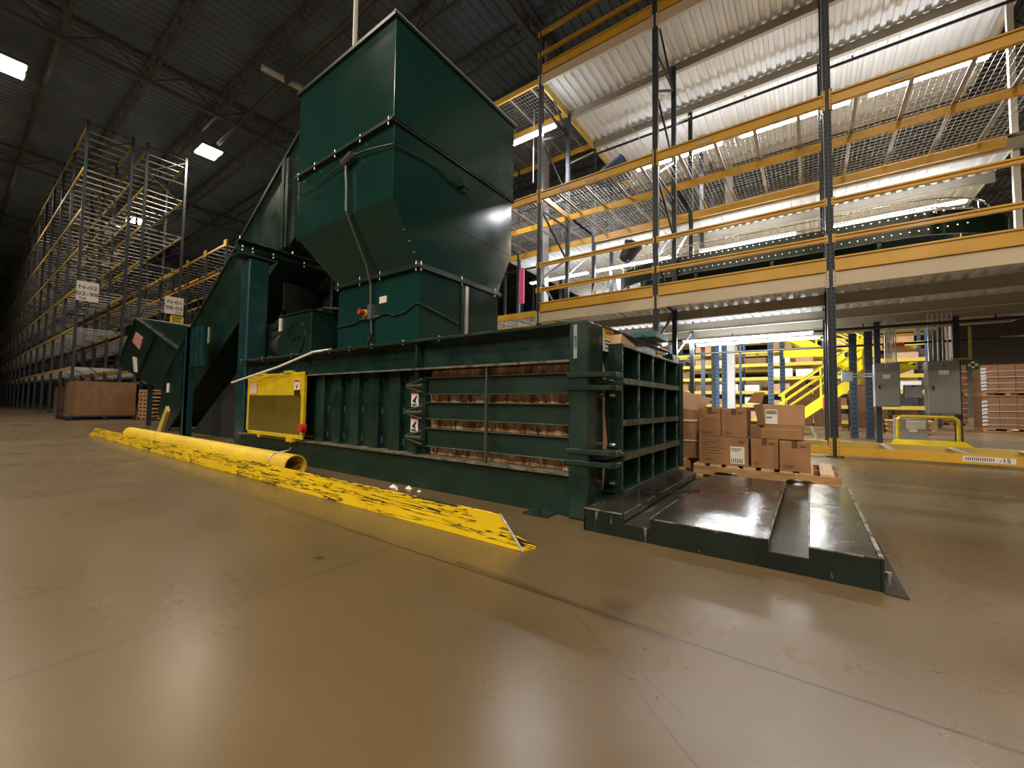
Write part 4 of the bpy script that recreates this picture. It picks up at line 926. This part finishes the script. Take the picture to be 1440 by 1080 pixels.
for i in range(8):
    pallet(-20.9+.05*(i % 3), -19.7+.05*(i % 3), 4.40, 5.4, .14*i, 'used wooden pallet in the stack beside the loading chute', g='stack of used pallets by the chute')
rs = random.Random(11)
for i in range(5):
    x, y = -19.3+.75*i, 4.6+.25*(i % 2)
    q = MB(); q._add([(x-.3, y-.1, .01), (x+.1, y-.2, .12), (x+.35, y+.1, .02), (x-.1, y+.2, .15)], [(0, 1, 2), (0, 2, 3)])
    o = q.build('wrap_scrap', STRAPM if i % 2 else CARDL); tag(o, 'crumpled scrap of wrap on the floor beside the pallet stack', 'scrap', 'wrap scraps by the pallet stack')

# ---------------------------------------------------------------- under the mezzanine: panels, stairs, far racks
E1 = empty('electrical_cabinet', (1.36, 12.2, 0), 'left grey electrical cabinet with white label and black latch', 'electrical cabinet')
MB().box(1.16, 1.58, 12.0, 12.25, .83, 1.78).build('cabinet_body', GREY, E1, .006)
MB().box(1.17, 1.57, 11.985, 12.0, .85, 1.74).build('cabinet_door', GREY, E1, .004)
MB().box(1.23, 1.26, 11.97, 11.985, 1.22, 1.30).build('latch', BLACK, E1); MB().box(1.30, 1.42, 11.98, 11.985, 1.44, 1.53).build('label_plate', WHITE, E1); MB().box(1.34, 1.39, 11.98, 11.985, 1.68, 1.75).build('top_tag', GREYL, E1)
E2 = empty('electrical_cabinet', (2.22, 12.2, 0), 'right larger grey electrical cabinet with conduits above', 'electrical cabinet')
MB().box(1.99, 2.47, 12.0, 12.3, .69, 1.79).build('cabinet_body', GREY, E2, .006)
MB().box(2.0, 2.46, 11.985, 12.0, .71, 1.77).build('cabinet_door', GREY, E2, .004)
MB().box(2.06, 2.09, 11.97, 11.985, 1.18, 1.27).build('latch', BLACK, E2); MB().box(2.16, 2.31, 11.98, 11.985, 1.50, 1.60).build('label_plate', WHITE, E2); MB().box(2.21, 2.28, 11.98, 11.985, 1.67, 1.69).build('top_tag', BLACK, E2)
o = MB().box(1.64, 1.92, 12.0, 12.15, 1.03, 1.30).m(1).box(1.75, 1.81, 11.99, 12.0, 1.26, 1.29).build('junction_box', [GREY, BLACK], bevel=.004); tag(o, 'small grey box mounted between the two electrical cabinets', 'electrical box')
o = MB().box(1.52, 2.02, 12.2, 12.6, 0.02, .58).m(1).box(1.68, 1.98, 12.19, 12.2, .36, .55).box(1.72, 1.85, 12.19, 12.2, .3, .36).build('transformer_cabinet', [GREY, WHITE], bevel=.006); tag(o, 'low grey transformer cabinet behind the yellow hoop guard', 'electrical cabinet')
for x, lab in ((1.26, 'slate post carrying the left electrical cabinet'), (2.5, 'slate post carrying the right electrical cabinet')):
    o = MB().box(x-.05, x+.05, 12.32, 12.45, 0, 2.75).build('support_post', UPR); tag(o, lab, 'post')
for i in range(6):
    x = 1.36+.035*i; o = MB().cyl((x, 12.08, 1.78), (x, 12.08, 2.75), .012, 6).build('conduit', GALV); tag(o, 'thin steel conduit rising from the left cabinet', 'conduit', 'conduits above the left cabinet')
for i in range(6):
    x = 2.05+.07*i; o = MB().cyl((x, 12.12, 1.79), (x, 12.12, 2.8), .014, 6).build('conduit', GALV); tag(o, 'thin steel conduit rising from the right cabinet', 'conduit', 'conduits above the right cabinet')
o = MB().box(.60, .80, 12.0, 12.15, 1.40, 1.61).build('junction_box', GREYL, bevel=.004); tag(o, 'small pale blue-grey box on conduits left of the cabinets', 'electrical box')
MB().cyl((.8, 12.07, 1.56), (1.16, 12.07, 1.56), .014, 8).cyl((.8, 12.07, 1.5), (1.16, 12.07, 1.5), .014, 8).build('conduit', GALV, o)
YG = empty('hoop_guard', (2.0, 12.0, 0), 'yellow hoop guard with sloped base in front of the electrical cabinets', 'guard')
MB().tube([(1.50, 11.8, .05), (1.50, 11.8, .56), (1.55, 11.8, .63), (2.32, 11.8, .63), (2.38, 11.8, .56), (2.38, 11.8, .05)], .035, 10).build('hoop', YELDOOR, YG)
MB()._add([(1.30, 11.55, .0), (2.62, 11.55, .0), (2.45, 11.75, .16), (1.44, 11.75, .16), (1.44, 11.85, 0), (2.45, 11.85, 0)], [(0, 1, 2, 3), (3, 2, 5, 4), (0, 3, 4), (1, 5, 2), (0, 4, 5, 1)]).build('base', YELDOOR, YG)
o = MB().box(2.60, 2.78, 12.2, 12.22, 1.60, 1.80).build('first_aid_sign', GREENSIGN); tag(o, 'green sign with a white cross beside the right cabinet', 'sign')
MB().box(2.665, 2.715, 12.19, 12.2, 1.63, 1.77).box(2.62, 2.76, 12.19, 12.2, 1.675, 1.725).build('white_cross', WHITE, o)
o = MB().box(2.66, 2.70, 12.25, 12.29, 1.85, 2.5).box(2.4, 2.7, 12.25, 12.29, 1.82, 1.86).build('yellow_bracket', BEAMYL); tag(o, 'yellow angle bracket hanging above the green cross sign', 'bracket')
o = MB().box(1.35, 1.72, 12.4, 12.42, 2.15, 2.27).build('orange_sign', ORANGE); tag(o, 'orange sign hanging above the left cabinet', 'sign')
MB().box(1.42, 1.44, 12.39, 12.4, 2.17, 2.25).box(1.46, 1.48, 12.39, 12.4, 2.17, 2.25).box(1.5, 1.52, 12.39, 12.4, 2.17, 2.25).box(1.55, 1.7, 12.39, 12.4, 2.2, 2.22).build('print', REDP, o)
# stairs
S = empty('yellow_stairs', (.3, 15, 0), 'yellow steel stairs with handrails under the mezzanine', 'stairs')
def flight(y, x0, z0, x1, z1, nm='stringer'):
    MB().bar((x0, y, z0), (x1, y, z1), .05, .26).bar((x0, y+.9, z0), (x1, y+.9, z1), .05, .26).build(nm, STAIRY, S)
    q = MB(); n = max(3, int(abs(z1-z0)/.2))
    for i in range(n): a = (i+.5)/n; q.box(x0+(x1-x0)*a-.13, x0+(x1-x0)*a+.13, y, y+.9, z0+(z1-z0)*a, z0+(z1-z0)*a+.03)
    q.build('tread', STAIRY, S)
    q = MB()
    for yy in (y, y+.9):
        for dz in (.5, .75, 1.0): q.cyl((x0, yy, z0+dz), (x1, yy, z1+dz), .022, 8)
        for a in (.05, .5, .95): q.cyl((x0+(x1-x0)*a, yy, z0+(z1-z0)*a), (x0+(x1-x0)*a, yy, z0+(z1-z0)*a+1.0), .022, 8)
    q.build('handrail', STAIRY, S)
flight(14.6, -.75, .12, 1.3, 1.78)
flight(15.8, 1.3, 1.9, -.9, 3.3)
MB().box(1.2, 2.2, 14.5, 16.8, 1.82, 1.95).box(2.15, 2.2, 14.5, 16.8, 1.9, 2.0).build('landing', STAIRY, S)
MB().box(-.65, .35, 15.6, 15.62, 2.35, 2.6).box(1.1, 1.5, 15.0, 15.02, 2.2, 2.5).build('side_plate', STAIRY, S)
o = MB().cyl((.33, 13.2, .75), (.33, 13.2, 1.05), .06, 12).cyl((.33, 13.2, 1.05), (.33, 13.2, 1.12), .02, 8).build('fire_extinguisher', REDB); tag(o, 'red fire extinguisher on the post beside the stairs', 'fire extinguisher')
for (x, yv, lab) in ((-2.62, 15.8, 'blue perforated post left of the white column'), (-2.45, 16.3, 'blue perforated post touching the white column'), (-1.06, 16.5, 'grey-blue post left of the yellow stairs'), (-.78, 17.8, 'wide blue perforated post beside the yellow stairs'), (1.25, 14.0, 'dark slate post behind the left cabinet'), (.95, 14.2, 'dark slate post between stairs and left cabinet')):
    q = MB().box(x-.08, x+.08, yv-.06, yv+.06, 0, 5.8 if x < 0 else 2.78).m(1); z = .1
    while z < 3: q.box(x-.03, x-.005, yv-.062, yv-.06, z, z+.05).box(x+.02, x+.045, yv-.062, yv-.06, z, z+.05); z += .13
    o = q.build('rack_post', [UPRB if x < 0 else UPR, HOLE]); tag(o, lab, 'post')
# far stocked racks
far = rack(-14.5, 6, 3.0, 21, 22.3, 9, [.15, .75, 1.35, 1.95, 2.55, 3.15, 4.4, 5.6], 'stocked yellow-beam rack far beyond the mezzanine', 'far racks', near=6, dirx=1, bm=mat('far_beam_yellow', (.66, .50, .07), .5), um=UPRB, bars=3, beamh=.14, diag=False)
far = rack(4.5, 5, 3.0, 25, 26.3, 9, [.15, 1.4, 2.6, 4.2, 5.6, 7], 'rack standing far behind the electrical cabinets', 'far racks', near=5, dirx=-1, bm=BEAMYL, um=UPRB, bars=3, diag=False)
rs = random.Random(21)
n = 0
for i in range(6):
    for z in (.29, .89, 1.49, 2.09, 2.69, 3.29):
        for k in range(3):
            if rs.random() < .12: continue
            x = -14.35+3*i+.95*k; w = rs.uniform(.5, .85); hh = rs.uniform(.18, .36)
            o = MB().box(x, x+w, 21.05, 22.1, z+.002, z+hh).build('stocked_carton', rs.choice([CARD, CARDL, CARDP, CARDD, mat('dark_tote', (.03, .035, .045), .5), WHITE])); tag(o, 'carton or tote on the shelves of the far yellow-beam rack', 'box', 'stock on the far rack'); n += 1
for i in range(5):
    for z in (.3, 1.55, 2.75):
        for k in range(2):
            x = 4.5-3*(i+1)+.2+1.4*k; hh = rs.uniform(.5, .9)
            o = MB().box(x, x+1.15, 25.1, 26.2, z+.002, z+hh).build('stocked_carton', rs.choice([CARDP, CARDL, CARD, WOODP])); tag(o, 'pallet load on the rack behind the electrical cabinets', 'pallet load', 'stock behind the cabinets')
# wrapped pallets far right
def wrapped(x0, y0, w, d, z0, hh, label, n=3, m=CARD):
    t = empty('wrapped_pallet_load', (x0+w/2, y0+d/2, z0), label, 'pallet load', 'wrapped pallet loads at right')
    q = MB().box(x0, x0+w, y0, y0+d, z0, z0+.04).box(x0, x0+.12, y0, y0+d, z0+.04, z0+.12).box(x0+w-.12, x0+w, y0, y0+d, z0+.04, z0+.12).box(x0+w/2-.06, x0+w/2+.06, y0, y0+d, z0+.04, z0+.12).box(x0, x0+w, y0, y0+d, z0+.12, z0+.15); q.build('pallet', WOOD, t)
    r_ = random.Random(int(x0*10)); c = MB(); nx = 3; lay = n
    for i in range(nx):
        for k in range(lay): c.box(x0+.02+i*(w-.04)/nx, x0+.02+(i+1)*(w-.04)/nx-.012, y0+.02, y0+d-.02, z0+.15+k*(hh-.15)/lay, z0+.15+(k+1)*(hh-.15)/lay-.012)
    c.build('carton_stack', m, t)
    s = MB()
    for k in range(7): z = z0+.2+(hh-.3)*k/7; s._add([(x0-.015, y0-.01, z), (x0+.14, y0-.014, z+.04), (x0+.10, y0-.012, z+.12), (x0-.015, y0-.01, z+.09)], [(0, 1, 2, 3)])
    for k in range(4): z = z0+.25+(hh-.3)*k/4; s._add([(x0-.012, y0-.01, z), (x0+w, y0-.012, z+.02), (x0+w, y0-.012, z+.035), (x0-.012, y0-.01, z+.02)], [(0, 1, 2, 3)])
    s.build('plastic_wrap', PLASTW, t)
for (x0, y0, z0, hh, lab, n_) in ((5.05, 22.0, 0, 1.25, 'bottom wrapped load of brown cartons, left stack beyond the cabinets', 2), (5.05, 22.0, 1.27, 1.15, 'upper wrapped load of brown cartons, left stack beyond the cabinets', 2),
                              (6.15, 20.2, 0, 1.35, 'bottom wrapped load of brown cartons at the right edge', 4), (6.15, 20.2, 1.37, 1.35, 'upper wrapped load of brown cartons at the right edge', 3), (7.6, 20.6, 0, 1.3, 'wrapped load at far right beyond the stacked loads', 3), (7.6, 20.6, 1.32, 1.3, 'upper wrapped load at far right beyond the stacked loads', 3)):
    wrapped(x0, y0, 1.25 if x0 < 7 else 1.3, 1.1, z0, hh, lab, n_)
wrapped(4.9, 28.5, 1.2, 1.1, 0, 1.4, 'brown carton load in shade behind the left wrapped stack', 3, CARDD)
wrapped(4.9, 28.5, 1.2, 1.1, 1.42, 1.5, 'upper brown carton load in shade behind the left wrapped stack', 3, CARDD)
o = MB().box(6.9, 8.6, 18.8, 19.6, .25, .62).m(1).box(7.0, 8.5, 18.9, 19.5, .0, .25).build('white_cart', [WHITEP, BLACK], bevel=.02); tag(o, 'white flat cart in front of the wrapped loads at right edge', 'cart')
for k in range(3):
    pallet(2.0-.01*k, 3.1-.01*k, 17.5, 18.6, .145*k, 'pale wooden pallet in the short stack behind the cabinets', g='pallets behind the cabinets')
for (x, lab) in ((-.3, 'left dark brown load behind the stairs'), (.5, 'middle dark brown load behind the stairs'), (1.5, 'right dark brown load behind the stairs')):
    o = MB().box(x-.38, x+.38, 18.2, 19.2, .15, 1.5).m(1).box(x-.4, x+.4, 18.2, 19.2, 0, .14).build('stacked_load', [CARDD, WOOD], bevel=.01); tag(o, lab, 'pallet load')

# ---------------------------------------------------------------- world, camera
w = bpy.data.worlds.new('World'); SC.world = w; w.use_nodes = True
w.node_tree.nodes['Background'].inputs['Color'].default_value = (.05, .05, .05, 1); w.node_tree.nodes['Background'].inputs['Strength'].default_value = .2
cam = bpy.data.cameras.new('camera'); co = bpy.data.objects.new('camera', cam); COL.objects.link(co); SC.camera = co
cam.lens = 578.39/1440*36; cam.sensor_width = 36; cam.clip_start = .02; cam.clip_end = 300
M_ = Matrix.Rotation(R(35.9), 4, 'Z') @ Matrix.Rotation(math.pi/2+R(2.6645), 4, 'X') @ Matrix.Rotation(R(.7725), 4, 'Z')
co.matrix_world = Matrix.Translation((0, 0, .8)) @ M_
SC.view_settings.view_transform = 'Standard'; SC.view_settings.look = 'None'; SC.view_settings.gamma = 1; SC.view_settings.use_curve_mapping = False
SC.view_settings.exposure = 0.15
SC.cycles.max_bounces = 6; SC.cycles.diffuse_bounces = 4; SC.cycles.glossy_bounces = 4; SC.cycles.transparent_max_bounces = 6
SC.cycles.sample_clamp_indirect = 6; SC.cycles.use_denoising = True
